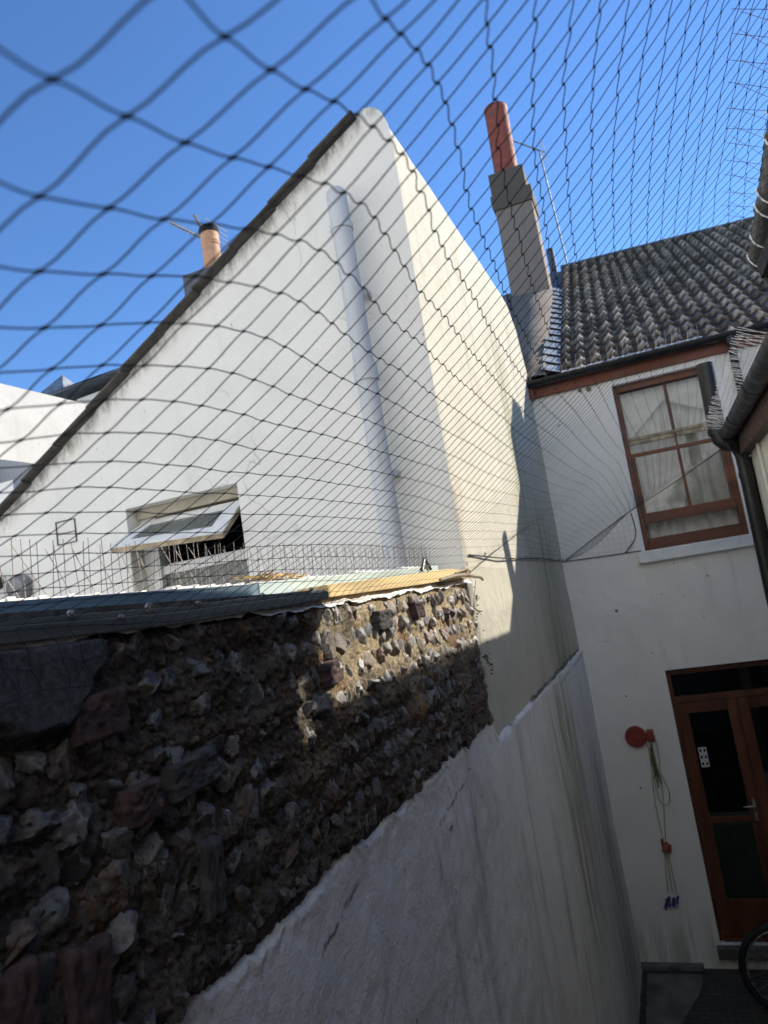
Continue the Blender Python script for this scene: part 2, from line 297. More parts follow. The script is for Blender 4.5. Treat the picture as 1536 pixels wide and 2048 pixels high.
NET=[[1700,-100,382,1561,-178,309,1403,-235,254,1233,-258,234,1069,-289,218,905,-321,203,712,-307,195,538,-312,191,366,-304,191,197,-289,145,55,-344,55,-48,-442,-52,-166,-470,-176],[1663,45,477,1541,-15,367,1396,-62,280,1232,-79,219,1063,-121,196,889,-144,181,728,-148,125,553,-151,126,384,-130,169,208,-118,137,58,-169,55,-40,-272,-47,-143,-287,-203],[1641,189,569,1527,138,451,1388,98,351,1230,87,282,1071,58,216,903,26,182,737,31,120,562,22,105,389,37,130,217,54,103,53,5,53,-53,-99,-52,-121,-112,-224],[1607,348,635,1476,277,542,1335,234,449,1175,224,378,1021,207,305,867,204,212,699,189,186,531,198,135,361,209,89,183,227,122,20,177,51,-52,72,-79,-129,63,-241],[1602,515,700,1464,412,654,1320,355,573,1157,327,520,1001,310,444,853,319,355,699,348,260,543,359,196,377,382,139,210,400,96,47,349,39,-60,249,-64,-166,230,-212],[1551,673,752,1418,548,757,1272,473,690,1111,465,620,962,462,529,832,486,413,692,502,331,536,528,239,377,556,174,209,570,109,53,524,52,-78,413,-4,-198,387,-144],[1486,830,783,1362,696,833,1212,617,767,1061,626,676,940,633,551,805,654,443,661,677,336,516,698,253,361,732,183,201,747,117,37,694,58,-90,591,7,-228,546,-110],[1454,994,818,1331,859,888,1180,783,814,1049,799,695,926,804,577,794,826,464,656,845,367,510,869,273,360,908,202,204,923,123,50,868,65,-72,762,-10,-213,723,-109],[1445,1162,846,1311,1030,913,1167,957,822,1041,970,706,915,979,586,780,997,480,642,1019,373,498,1040,285,352,1082,210,196,1100,136,43,1039,60,-50,936,-46,-188,877,-144],[1453,1325,855,1313,1207,918,1168,1127,839,1039,1143,714,909,1152,601,776,1169,492,636,1189,391,495,1213,298,345,1255,220,199,1276,141,44,1211,75,-40,1112,-44,-138,1042,-169],[1444,1507,839,1315,1377,911,1163,1304,833,1036,1314,719,903,1327,608,768,1342,501,630,1363,397,487,1385,308,344,1431,229,186,1447,151,39,1386,69,-45,1283,-47,-113,1221,-195],[1446,1677,848,1317,1551,918,1164,1476,850,1037,1488,724,899,1500,622,783,1515,492,625,1535,417,489,1558,313,337,1604,238,186,1620,154,43,1560,65,-40,1455,-49,-113,1397,-199],[1449,1857,870,1318,1723,907,1174,1650,824,1026,1661,732,899,1673,616,776,1688,492,630,1708,401,472,1732,331,346,1777,218,180,1793,156,39,1733,65,-44,1628,-50,-126,1570,-193],[1461,2031,880,1342,1893,890,1191,1823,823,1033,1834,744,910,1846,620,780,1861,509,643,1881,403,491,1904,322,357,1950,220,195,1966,153,49,1907,70,-45,1802,-36,-139,1742,-170],[1479,2202,872,1362,2065,872,1205,1995,819,1049,2006,740,919,2019,626,785,2034,518,647,2054,415,501,2077,324,363,2123,230,204,2139,154,57,2079,75,-45,1974,-21,-154,1911,-143],[1517,2345,867,1378,2241,859,1218,2178,814,1062,2184,732,925,2197,628,789,2210,522,648,2228,423,504,2253,330,360,2294,243,207,2311,160,61,2260,76,-53,2163,-15,-166,2079,-115],[1547,2492,867,1392,2417,852,1231,2359,808,1075,2360,728,934,2373,629,794,2386,527,652,2403,430,506,2428,338,361,2466,253,210,2482,166,64,2441,77,-57,2347,-7,-175,2252,-89],[1565,2650,880,1405,2592,850,1245,2540,801,1088,2538,724,943,2550,630,800,2562,532,655,2578,437,509,2602,346,363,2639,259,214,2654,170,66,2623,79,-61,2531,0,-181,2429,-67],[1577,2812,904,1419,2766,854,1261,2722,795,1101,2716,721,953,2726,631,806,2737,536,659,2752,444,512,2777,354,365,2811,266,217,2825,176,69,2805,81,-64,2714,8,-184,2606,-48],[1582,2976,929,1428,2940,860,1272,2902,793,1113,2894,719,962,2903,631,814,2913,540,665,2927,450,516,2951,363,367,2983,275,219,2997,185,71,2986,85,-67,2896,18,-185,2784,-31],[1586,3142,948,1435,3114,868,1281,3083,794,1124,3072,718,973,3079,633,823,3088,544,673,3102,457,523,3125,373,372,3155,290,221,3169,205,70,3164,111,-67,3076,37,-182,2967,-23],[1591,3310,961,1441,3289,876,1290,3263,797,1135,3250,718,983,3255,634,834,3264,548,683,3276,463,532,3299,382,379,3327,307,223,3340,234,65,3335,160,-65,3254,68,-173,3153,-17],[1596,3478,969,1446,3463,883,1296,3442,799,1144,3428,717,992,3432,634,842,3439,549,691,3451,466,538,3473,389,381,3499,320,223,3512,254,63,3511,182,-65,3433,86,-171,3337,-7],[1598,3648,975,1449,3638,887,1300,3622,801,1150,3607,715,998,3608,631,847,3615,549,694,3626,468,539,3647,394,381,3671,328,223,3685,261,66,3687,183,-67,3612,92,-180,3518,6],[1599,3817,980,1450,3812,891,1303,3801,801,1154,3786,713,1002,3785,629,850,3790,548,696,3801,469,540,3821,397,382,3844,330,224,3859,262,68,3861,182,-70,3790,97,-191,3699,18],[1598,3987,984,1451,3987,892,1304,3980,800,1157,3964,711,1005,3961,627,852,3966,547,697,3976,470,541,3995,398,383,4017,330,226,4032,260,69,4035,181,-73,3968,101,-200,3881,27],[1598,4157,984,1452,4161,891,1306,4159,798,1159,4143,707,1008,4138,624,853,4142,545,698,4151,470,541,4169,398,384,4190,329,227,4205,258,70,4209,181,-75,4145,104,-207,4062,34],[1601,4327,978,1455,4335,886,1309,4338,792,1163,4321,701,1010,4315,620,855,4318,544,698,4326,469,542,4343,397,385,4363,327,229,4378,256,71,4382,181,-77,4322,107,-213,4244,39],[1609,4495,963,1460,4509,875,1313,4517,784,1166,4499,694,1012,4492,616,855,4493,542,699,4501,469,543,4517,396,386,4536,325,230,4551,254,71,4555,180,-79,4499,109,-218,4425,42],[1622,4660,936,1470,4683,857,1318,4695,773,1169,4677,687,1013,4668,614,855,4669,542,699,4676,468,543,4691,395,387,4709,323,231,4724,252,72,4728,180,-80,4675,111,-223,4605,45],[1639,4822,897,1483,4854,830,1326,4874,756,1171,4855,681,1013,4845,613,856,4845,542,700,4851,468,544,4865,394,388,4882,321,231,4897,251,72,4901,180,-81,4850,112,-226,4785,48],[1660,4988,852,1505,5021,786,1344,5051,726,1177,5032,678,1016,5023,615,858,5021,544,702,5026,469,547,5039,394,390,5055,321,233,5070,251,73,5073,181,-81,5026,114,-229,4965,50],[1678,5165,815,1523,5191,752,1358,5229,703,1184,5210,673,1020,5200,616,861,5196,545,705,5200,469,549,5213,394,392,5229,321,234,5242,251,74,5245,182,-82,5201,116,-232,5144,53],[1686,5353,798,1521,5374,747,1354,5402,705,1185,5390,667,1020,5376,614,860,5373,546,704,5375,470,550,5387,392,393,5402,319,235,5415,250,74,5417,182,-83,5376,118,-235,5323,59],[1685,5542,797,1518,5557,751,1352,5573,706,1184,5569,662,1018,5552,613,858,5548,547,703,5550,470,550,5561,389,395,5575,314,236,5588,245,75,5589,180,-85,5550,122,-241,5501,67],[1680,5728,807,1514,5735,760,1348,5741,711,1181,5745,661,1016,5730,612,855,5724,549,700,5725,471,550,5734,386,397,5748,306,239,5760,237,75,5761,179,-87,5725,127,-247,5679,79],[1673,5910,821,1508,5912,770,1343,5915,718,1178,5918,664,1013,5909,612,851,5899,552,697,5900,472,550,5908,382,400,5922,297,241,5932,228,76,5932,177,-90,5899,134,-252,5857,94],[1666,6088,833,1501,6088,781,1337,6089,728,1173,6088,671,1009,6086,614,847,6075,554,693,6074,475,549,6082,380,402,6095,289,244,6104,219,76,6104,174,-91,6073,141,-257,6034,110],[1660,6264,843,1495,6263,791,1330,6262,738,1167,6260,681,1004,6260,620,843,6252,558,689,6248,479,546,6256,381,404,6268,283,246,6277,211,77,6275,173,-93,6247,147,-260,6212,122],[1655,6440,849,1489,6438,799,1323,6436,747,1160,6434,691,998,6432,629,837,6428,564,683,6423,485,542,6430,385,405,6441,279,248,6449,203,77,6447,173,-93,6421,152,-261,6389,125],[1651,6614,851,1484,6612,803,1318,6610,754,1154,6607,701,991,6603,641,831,6603,574,676,6598,496,535,6604,396,403,6615,284,250,6621,200,77,6618,172,-93,6595,147,-260,6566,110],[1649,6788,851,1482,6786,805,1315,6784,758,1149,6781,707,986,6777,651,826,6776,587,671,6772,511,528,6776,416,390,6786,312,241,6794,225,77,6790,171,-90,6767,124,-254,6739,75],[1647,6962,849,1480,6960,805,1313,6957,759,1146,6954,710,982,6950,656,820,6947,595,662,6947,521,511,6949,441,360,6951,363,208,6951,289,61,6959,206,-86,6942,113,-239,6913,34],[1646,7136,847,1478,7133,804,1311,7131,759,1144,7128,711,978,7124,657,814,7121,597,649,7119,533,486,7117,474,325,7110,419,171,7109,352,34,7124,254,-91,7116,126,-219,7094,-5]]

# ============================================================ ground
g = MB(); g.box(-60, 60, -60, 60, GZ-.3, GZ)
m, nt_, b_, _ = newmat('brick_paving'); q = N(nt_)
br = q.n('ShaderNodeTexBrick'); q.L.new(q.coord((1, 1, 1)), br.inputs[0]); br.inputs['Scale'].default_value = 4.6
br.inputs['Mortar Size'].default_value = .018; br.inputs['Color1'].default_value = (.055, .05, .042, 1); br.inputs['Color2'].default_value = (.085, .075, .06, 1); br.inputs['Mortar'].default_value = (.02, .022, .015, 1)
q.put(b_.inputs['Base Color'], q.mix(.6, br.outputs[0], q.mix(q.noise(q.coord(), 9, 5), (.3, .3, .3), (1, 1, .95)), 'MULTIPLY')); b_.inputs['Roughness'].default_value = .8
q.bump(b_, q.math('ADD', q.math('MULTIPLY', br.outputs[1], -1), q.math('MULTIPLY', q.noise(q.coord(), 60, 4), .5)), .6, .01); M['paving'] = m
M['concrete'] = simple('slab_concrete', (.14, .135, .12), .85, var=.25, vscale=7, bump=.4, dirt=((.06, .06, .05), .6))
tag(g.build('ground', M['paving']), kind='structure')
sb = MB(); cv = [(.07, 6.86), (.51, 6.86)]+[(.51-.21*(1-math.cos(t))/2*1, 6.80-.85*t/math.pi) for t in [math.pi*i/14 for i in range(15)]]+[(.30, 5.2), (.07, 5.2)]
sb.prism(cv, 'z', GZ+.004, GZ+.022); o = sb.build('drain_slab', M['concrete'])
tag(o, 'grey concrete slab with a curved edge in the dark brick paving', 'slab')

def holed_wall(name, u0, u1, z0, z1, holes, a0, a1, axis, mat, parent=None, extra=None):
    """wall in the plane of u and z, from a0 to a1 along the other axis, with rectangular holes"""
    us = sorted({u0, u1, *[h[0] for h in holes], *[h[1] for h in holes]}); zs = sorted({z0, z1, *[h[2] for h in holes], *[h[3] for h in holes]})
    vi = {}; V = []; Fc = []
    def P(u, z, a):
        k = (round(u, 4), round(z, 4), round(a, 4))
        if k not in vi: vi[k] = len(V); V.append((u, a, z) if axis == 'y' else (a, u, z))
        return vi[k]
    solid = {}
    for i in range(len(us)-1):
        for j in range(len(zs)-1):
            cu_, cz_ = (us[i]+us[i+1])/2, (zs[j]+zs[j+1])/2
            solid[i, j] = not any(h[0] < cu_ < h[1] and h[2] < cz_ < h[3] for h in holes)
    for (i, j), sld in solid.items():
        if not sld: continue
        c = [(us[i], zs[j]), (us[i+1], zs[j]), (us[i+1], zs[j+1]), (us[i], zs[j+1])]
        Fc.append([P(*p, a0) for p in c]); Fc.append([P(*p, a1) for p in c][::-1])
        for k, (di, dj) in enumerate(((0, -1), (1, 0), (0, 1), (-1, 0))):
            if not solid.get((i+di, j+dj), False):
                p, r_ = c[k], c[(k+1) % 4]; Fc.append([P(*p, a0), P(*p, a1), P(*r_, a1), P(*r_, a0)])
    mb = MB(); mb.add(V, Fc)
    return mb.build(name, mat, parent)

# ============================================================ back house (white facade at y = 7)
house = thing('white_house', 'white rendered house with dark tiled roof, sash window and brown glazed door', 'house', (0, 7, GZ))
def hp(mb): return shift(mb, (0, 7, GZ))
WX0, WX1, WZ0, WZ1 = .735, 1.60, .15, 1.70
DX0, DX1, DZ0, DZ1 = .695, 1.72, -3.21, -.915
fw = holed_wall('facade', -.25, 5.0, GZ-.1, 1.9, [(WX0, WX1, WZ0, WZ1), (DX0, DX1, DZ0, DZ1)], 7.0, 7.3, 'y', M['facade'], house); fw.location = (0, -7, -GZ)
def P_(name, mb, mat, parent=None, **k):          # house part
    if parent is None or parent is house: return hp(mb).build(name, mat, house, **k)
    return hp(mb).build(name, mat, parent, **k)
P_('gable_end_wall', MB().box(-.25, -.05, 7.3, 12, GZ, 1.85), M['facade'])
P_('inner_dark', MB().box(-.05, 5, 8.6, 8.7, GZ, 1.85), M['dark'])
P_('window_sill', MB().box(.665, 1.68, 6.935, 7.08, .045, .148), M['whitepaint'], bevel=.006)
P_('door_sill', MB().box(.66, 1.76, 6.93, 7.12, -3.30, -3.212), M['concrete'], bevel=.006)
P_('plinth', MB().box(-.0, .53, 6.93, 6.998, GZ+.003, GZ+.05), M['concrete'], bevel=.012)
# raised plain band round the window
bd = MB(); bd.box(.66, .733, 6.988, 6.9995, .15, 1.80); bd.box(.733, 1.66, 6.988, 6.9995, 1.703, 1.80); bd.box(1.602, 1.66, 6.988, 6.9995, .15, 1.703)
P_('window_surround', bd, M['white'], bevel=.003)
# sash window
fr = MB(); y0, y1 = 7.06, 7.15
fr.box(WX0, WX0+.045, y0, y1, WZ0+.0, WZ1); fr.box(WX1-.045, WX1, y0, y1, WZ0, WZ1); fr.box(WX0+.045, WX1-.045, y0, y1, WZ1-.06, WZ1); fr.box(WX0+.045, WX1-.045, y0-.02, y1, WZ0, WZ0+.105)
wf = P_('sash_window', fr, M['wood_red_h'], bevel=.004)
us = MB(); us.box(WX0+.046, WX1-.046, 7.10, 7.14, 1.175, 1.20);  us.box(WX0+.046, WX1-.046, 7.10, 7.14, 1.135, 1.17)
P_('upper_sash', us, M['timber'], wf); P_('glazing_bar', MB().box(1.172, 1.200, 7.09, 7.135, 1.203, WZ1-.061), M['wood_red'], wf)
ls = MB(); ls.box(WX0+.046, WX1-.046, 7.055, 7.095, .392, .485); ls.box(WX0+.046, WX1-.046, 7.055, 7.095, 1.012, 1.045)
ls.box(WX0+.046, WX0+.075, 7.055, 7.095, .485, 1.012); ls.box(WX1-.075, WX1-.046, 7.055, 7.095, .485, 1.012); ls.box(1.172, 1.198, 7.06, 7.09, .485, 1.012); ls.box(1.178, 1.196, 7.075, 7.093, 1.045, 1.175)
P_('lower_sash', ls, M['wood_red_h'], wf, bevel=.003)
P_('pane', MB().box(WX0+.05, WX1-.05, 7.075, 7.078, .40, 1.03), M['glass'], wf)
P_('pane', MB().box(WX0+.05, WX1-.05, 7.118, 7.121, 1.03, 1.66), M['glass'], wf)
nu, nv = 160, 40; U, V_ = np.meshgrid(np.linspace(WX0-.05, WX1+.05, nu), np.linspace(0, 1.72, nv), indexing='ij')
fold = .022*np.sin(U*52+1.3*np.sin(V_*2.1)+fbm(U*4, V_*1.5, 3, 5)*2.5)+.03*fbm(U*3, V_*2, 3, 9)
Cc = np.stack([U, 7.235+fold-7, V_-GZ], -1)
cur = fast_grid('curtain', Cc, M['curtain'], wf)
P_('swag', MB().add([(.78, 7.19, 1.62), (1.55, 7.19, 1.62), (1.55, 7.2, 1.30), (1.15, 7.17, 1.50), (.80, 7.19, 1.20)], [(0, 1, 2, 3, 4)]), M['curtain'], wf)
# glazed door with toplight
dr = MB(); y0, y1 = 7.07, 7.15
dr.box(DX0, DX0+.035, y0, y1, DZ0, DZ1); dr.box(DX1-.035, DX1, y0, y1, DZ0, DZ1); dr.box(DX0+.035, DX1-.035, y0, y1, DZ1-.055, DZ1); dr.box(DX0+.035, DX1-.035, y0-.01, y1, -1.215, -1.165); dr.box(DX0+.035, DX1-.035, y0-.02, y1, DZ0, DZ0+.03)
df = P_('door_frame', dr, M['wood_red'], bevel=.004)
P_('toplight', MB().box(DX0+.04, DX1-.04, 7.12, 7.124, -1.165, DZ1-.055), M['dglass'], df)
dw = .495
for i, x0 in enumerate((DX0+.037, DX0+.037+dw)):
    x1 = x0+dw-.003; lf = MB(); zz0, zz1 = DZ0+.033, -1.218
    lf.box(x0, x0+.085, 7.075, 7.12, zz0, zz1); lf.box(x1-.085, x1, 7.075, 7.12, zz0, zz1)
    lf.box(x0+.085, x1-.085, 7.075, 7.12, zz1-.095, zz1); lf.box(x0+.085, x1-.085, 7.075, 7.12, zz0, zz0+.30); lf.box(x0+.085, x1-.085, 7.08, 7.115, -2.25, -2.20)
    leaf = P_('door_leaf', lf, M['wood_red'], bevel=.004)
    P_('door_pane', MB().box(x0+.086, x1-.086, 7.094, 7.098, zz0+.30, zz1-.095), M['dglass'], leaf)
    if i == 0:
        hd = MB(); hd.obox((x1-.04, 7.066, -2.15), (.012, 0, 0), (0, .008, 0), (0, 0, .09)); hd.tube([(x1-.04, 7.05, -2.12), (x1-.13, 7.04, -2.12)], .009)
        P_('door_handle', hd, M['steel'], leaf)
        cd = MB(); cx, cz = .868, -1.69
        for r_ in range(3):
            for c_ in range(2):
                X0 = cx-.033+c_*.034; Z0 = cz-.09+r_*.057
                cd.box(X0, X0+.032, 7.084, 7.0935, Z0, Z0+.010); cd.box(X0, X0+.032, 7.084, 7.0935, Z0+.042, Z0+.053); cd.box(X0, X0+.008, 7.084, 7.0935, Z0+.010, Z0+.042); cd.box(X0+.024, X0+.032, 7.084, 7.0935, Z0+.010, Z0+.042)
        tag(cd.build('window_sticker', M['whitegl']), 'white sticker of six small open squares stuck on the glass of the brown door', 'sticker')
# things dimly seen inside the door
P_('inside_cupboard', MB().box(.7, 1.5, 8.1, 8.5, GZ, -2.6), M['beige']); P_('inside_shelf', MB().box(1.25, 1.6, 7.9, 8.3, -2.2, -2.17), M['beige'])
ROOFL = 7.0
# roof: rolled tiles, pitch 31
PIT = R(31); EY, EZ = 6.93, 1.86
rx0, rx1 = .285, 4.9; nroll = int((rx1-rx0)/.146); nu = nroll*9+1
us_ = np.linspace(rx0, rx1, nu); rows = 23; gauge = ROOFL/rows
vs = []; hs = []
for k in range(rows):
    for t in (0, .001, .3, .52, .6, .999):
        vs.append((k+t)*gauge); hs.append(0 if t == 0 else .036*(1-t))
vs = np.array(vs); hs = np.array(hs); row = np.repeat(np.arange(rows), 6)
U, V_ = np.meshgrid(us_, vs, indexing='ij'); Hh = np.tile(hs, (nu, 1)); RR = np.tile(row, (nu, 1)); Vt = np.tile((vs/gauge)%1, (nu, 1)); Vt[:, ::6] = 1
fr_ = ((U-rx0)/.146) % 1
tid = np.floor((U-rx0)/.146); jit = np.sin(tid*12.9898+RR*78.233)*43758.5453; jit = jit-np.floor(jit)
roll_ = np.exp(-((fr_-.5)/.2)**2)*.038
Hh = Hh+np.where(Hh > 0, roll_+(jit-.5)*.008, roll_-.012)+fbm(U*7, V_*7, 3, 4)*.002
vscale = 1-.11*np.clip((U-.35)/2.4, 0, 1.5)
Vv = V_*vscale+np.sin(U*9)*.004
P = np.stack([U, EY+Vv*math.cos(PIT)-Hh*math.sin(PIT)-7, EZ+Vv*math.sin(PIT)+Hh*math.cos(PIT)-GZ], -1)
sun_crown = (np.clip((.34-np.abs(fr_-.47))*9, 0, 1)*np.clip((.58-Vt)*9, 0, 1)*np.clip(.25+1.1*jit, 0, 1))[..., None]  # sun highlights painted pale on the lower crown of each tile
tc = (np.array([.085, .062, .042])*(1-sun_crown)+np.array([.52, .42, .30])*sun_crown)*(.75+.5*jit[..., None])*(1+.2*fbm(U*5, V_*5, 4, 8)[..., None])
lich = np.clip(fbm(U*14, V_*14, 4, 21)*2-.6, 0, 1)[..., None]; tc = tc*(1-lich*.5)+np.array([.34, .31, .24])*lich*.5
M['tiles'] = attr_mat('roof_tile', .85, 90, .6, .25, .35)
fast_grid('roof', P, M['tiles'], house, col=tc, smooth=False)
rr = MB(); ridge = [(x, EY+rows*gauge*math.cos(PIT)*(1-.11*min(max((x-.35)/2.4, 0), 1.5)), EZ+rows*gauge*math.sin(PIT)*(1-.11*min(max((x-.35)/2.4, 0), 1.5))-.03) for x in np.linspace(.25, 4.9, 12)]
rr.tube(ridge, .06, 12); P_('ridge_tiles', rr, M['slate_stack'], smooth=True)
bk = MB(); bk.add([(rx0-.3, ridge[0][1], ridge[0][2]-.03), (4.9, ridge[-1][1], ridge[-1][2]-.03), (4.9, 12, 1.9), (rx0-.3, 12, 1.9)], [(0, 1, 2, 3)])
bk.add([(-.02, 7.02, 1.83), (4.9, 7.02, 1.83), (4.9, ridge[-1][1], ridge[-1][2]-.12), (-.02, ridge[0][1], ridge[0][2]-.12)], [(0, 1, 2, 3)]); P_('roof_underside', bk, M['slate_stack'])
M['beigecap'] = render_mat('aged_cement', (.22, .18, .135), (.12, .105, .085), .7)
# party wall upstand left of the tiles, flashing, chimney
up = MB(); L = 4.15
def rp(x, v, h): return (x, EY+v*math.cos(PIT)-h*math.sin(PIT), EZ+v*math.sin(PIT)+h*math.cos(PIT))
n_ = 14; vsu = [(.05+(L-.05)*i/n_) for i in range(n_+1)]
for i in range(n_):
    a, c = vsu[i], vsu[i+1]; h0 = .10+.05*math.sin(i*1.3)*.4+.12*i/n_; h1 = .10+.05*math.sin((i+1)*1.3)*.4+.12*(i+1)/n_
    xa_, xc_ = -.32*a/L, -.32*c/L; up.add([rp(-.10+xa_, a, -.2), rp(.19, a, -.2), rp(.17, a, h0*.75), rp(-.08+xa_, a, h0), rp(-.10+xc_, c, -.2), rp(.19, c, -.2), rp(.17, c, h1*.75), rp(-.08+xc_, c, h1)], [(1, 5, 6, 2), (2, 6, 7, 3), (3, 7, 4, 0)])
P_('party_wall_capping', up, M['beigecap'], smooth=True)
fl = MB()
for k in range(15):
    v0 = .12+k*.30; fl.add([rp(.14, v0, .115), rp(.30, v0, .045), rp(.30, v0+.31, .02), rp(.14, v0+.31, .095)], [(0, 1, 2, 3)])
P_('lead_flashing', fl, M['flash'])
KS = 1.185; cy = 8.85*KS
def KK(x, z): return (.8+(x-.8)*KS, z*KS)
cb = MB(); cb.prism([KK(-.225, 2.4), KK(.255, 2.4), KK(.235, 4.70), KK(-.225, 4.70)], 'y', cy, cy+.6)
ch = P_('chimney', cb, M['chimney'], bevel=.012)
cc = MB(); cc.prism([KK(-.24, 4.70), KK(.25, 4.70), KK(.262, 4.75), KK(.262, 4.90), KK(-.255, 4.90), KK(-.255, 4.75)], 'y', cy-.03, cy+.63); cc.prism([KK(-.235, 4.905), KK(.205, 4.905), KK(.205, 5.20), KK(-.235, 5.20)], 'y', cy, cy+.58)
P_('chimney_head', cc, M['chimney_cap'], ch, bevel=.012)
pt = MB(); px_, pz_ = KK(-.022, 5.18); pt.lathe((px_, cy+.25, pz_), (0.015, 0, 1), [(h_*KS, r_*KS) for h_, r_ in [(0, .165), (.10, .152), (.9, .146), (.93, .150), (.985, .152), (1.0, .142), (1.0, .115), (.8, .11)]], 28)
P_('chimney_pot', pt, M['terra'], ch, smooth='auto')
for (x, y, wx, ztop, wy) in ((3.36, 8.98, .48, 3.93, .4),):
    P_('chimney', MB().box(x-wx/2, x+wx/2, y, y+wy, 2.6, ztop), M['chimney'], bevel=.01)
P_('rear_stack', MB().box(.05, .17, 12.9, 13.1, 4.6, 5.86), M['slate_stack'], bevel=.01)
P_('rear_roof', MB().box(-.62, -.40, 10.7, 11.2, 3.4, 4.36), M['slate_stack'])
# fascia and gutter of the house
P_('fascia', MB().box(-.0, 4.9, 6.955, 6.998, 1.755, 1.875), M['fascia'], bevel=.003)
P_('fascia_end', MB().box(.0, .035, 6.90, 6.953, 1.74, 1.89), M['fascia'], bevel=.003)
def gutter(p0, p1, rad, n=10, up=Vector((0, 0, 1)), thick=.004):
    """half-round channel from p0 to p1 (rim centre line)"""
    p0, p1 = Vector(p0), Vector(p1); t = (p1-p0).normalized(); s_ = t.cross(up).normalized(); mb = MB()
    vs = []
    for p in (p0, p1):
        for r_ in (rad, rad-thick):
            for k in range(n+1):
                a = math.pi*k/n; vs.append(p+s_*math.cos(a)*r_-up*math.sin(a)*r_)
    m_ = n+1; fs = []
    for k in range(n): fs += [(k, k+1, 2*m_+k+1, 2*m_+k), (m_+k, 3*m_+k, 3*m_+k+1, m_+k+1)]
    fs += [(0, 2*m_, 3*m_, m_), (n, m_+n, 3*m_+n, 2*m_+n), tuple(range(m_)), tuple(range(2*m_, 3*m_))]
    mb.add(vs, fs); return mb
gt = gutter((-.02, 6.885, 1.895), (4.9, 6.885, 1.885), .056)
for x in (.35, 1.15, 1.95): gt.add(*[(lambda G: (G.v, G.f))(gutter((x, 6.885, 1.898), (x+.03, 6.885, 1.898), .061))[i] for i in (0, 1)])
P_('gutter', gt, M['black'], smooth='auto')
dp = MB(); dp.tube([(1.775, 6.885, 1.86), (1.775, 6.885, 1.78), (1.775, 6.94, 1.68), (1.775, 6.955, 1.6), (1.775, 6.955, GZ)], .034, 12); dp.tube([(1.775, 6.885, 1.90), (1.775, 6.885, 1.80)], .045, 12)
P_('downpipe', dp, M['black'], smooth='auto')
# aerial on the house ridge
def yagi(name, label, mast0, mast1, dirv, length, ne, el=.13, mat='steel', root=None):
    t = thing(name, label, 'aerial', mast0, 'television aerials on the roofs'); dv = Vector(dirv).normalized(); c = Vector(mast1)
    mm = shift(MB().tube([mast0, mast1], .014, 8), mast0); mm.build('mast', M['grey_metal'], t)
    bm_ = MB().tube([c-dv*.12, c+dv*length], .011, 6); sdv = dv.cross(Vector((0, 0, 1))).normalized()
    shift(bm_, mast0).build('boom', M['grey_metal'], t)
    e = MB()
    for k in range(ne):
        p = c+dv*(length*(k+.5)/ne); l_ = el*(1-.35*k/ne); e.tube([p-sdv*l_, p+sdv*l_], .004, 5); e.tube([p-Vector((0, 0, .03)), p+Vector((0, 0, .03))], .004, 5)
    for k in (-1, 1):
        for j in range(4): e.tube([c-dv*.1+Vector((0, 0, k*.05*(j+1)))-sdv*.15, c-dv*.1+Vector((0, 0, k*.05*(j+1)))+sdv*.15], .004, 5)
    shift(e, mast0).build('elements', M['grey_metal'], t)
    return t
yagi('television_aerial', 'small aerial on a tall thin mast behind the tiled roof', (.37, 12.9, 5.3), (.27, 12.9, 7.71), (-1, .2, .95), .60, 8, .08)

# ============================================================ gable building on the left
gb = thing('gable_building', 'large white building with steep gable, open vent window and sunlit side wall', 'building', (0, 3.25, GZ))
GO = (0, 3.25, GZ)
def G_(name, mb, mat, parent=None, **k): return shift(mb, GO).build(name, mat, parent or gb, **k)
GX0, GX1, GZ0, GZ1 = -1.83, -1.12, .20, .757
sl = (2.44-.883)/(-.17+2.73)
def rz(x): return .883+(x+2.73)*sl
# gable wall: polygon with a rectangular hole, cut in strips
mb = MB(); xs = [-3.2, GX0, GX1, -.17]; yy0, yy1 = 3.25, 3.50
def quad(x0, x1, za, zb_, zc, zd): # za,zb bottoms; zc,zd tops
    mb.add([(x0, yy0, za), (x1, yy0, zb_), (x1, yy0, zd), (x0, yy0, zc), (x0, yy1, za), (x1, yy1, zb_), (x1, yy1, zd), (x0, yy1, zc)], [(0, 1, 2, 3), (7, 6, 5, 4)])
quad(-3.2, GX0, GZ, GZ, rz(-3.2), rz(GX0)); quad(GX0, GX1, GZ, GZ, GZ0, GZ0); quad(GX0, GX1, GZ1, GZ1, rz(GX0), rz(GX1)); quad(GX1, -.172, GZ, GZ, rz(GX1), rz(-.172))
mb.add([(GX0, yy0, GZ0), (GX0, yy0, GZ1), (GX0, yy1, GZ1), (GX0, yy1, GZ0), (GX1, yy0, GZ0), (GX1, yy0, GZ1), (GX1, yy1, GZ1), (GX1, yy1, GZ0)], [(0, 1, 2, 3), (4, 5, 6, 7), (1, 5, 6, 2), (0, 4, 7, 3)])
# rounded shoulder up to the ridge and the corner
arc = [(-.172, GZ), (-.006, GZ), (-.004, 2.28), (-.010, 2.35), (-.035, 2.425), (-.075, 2.468), (-.12, 2.478), (-.155, 2.462), (-.172, 2.442)]
n_ = len(arc); mb.add([(p[0], yy0, p[1]) for p in arc], [tuple(range(n_))])
G_('gable_wall', mb, M['gable'])
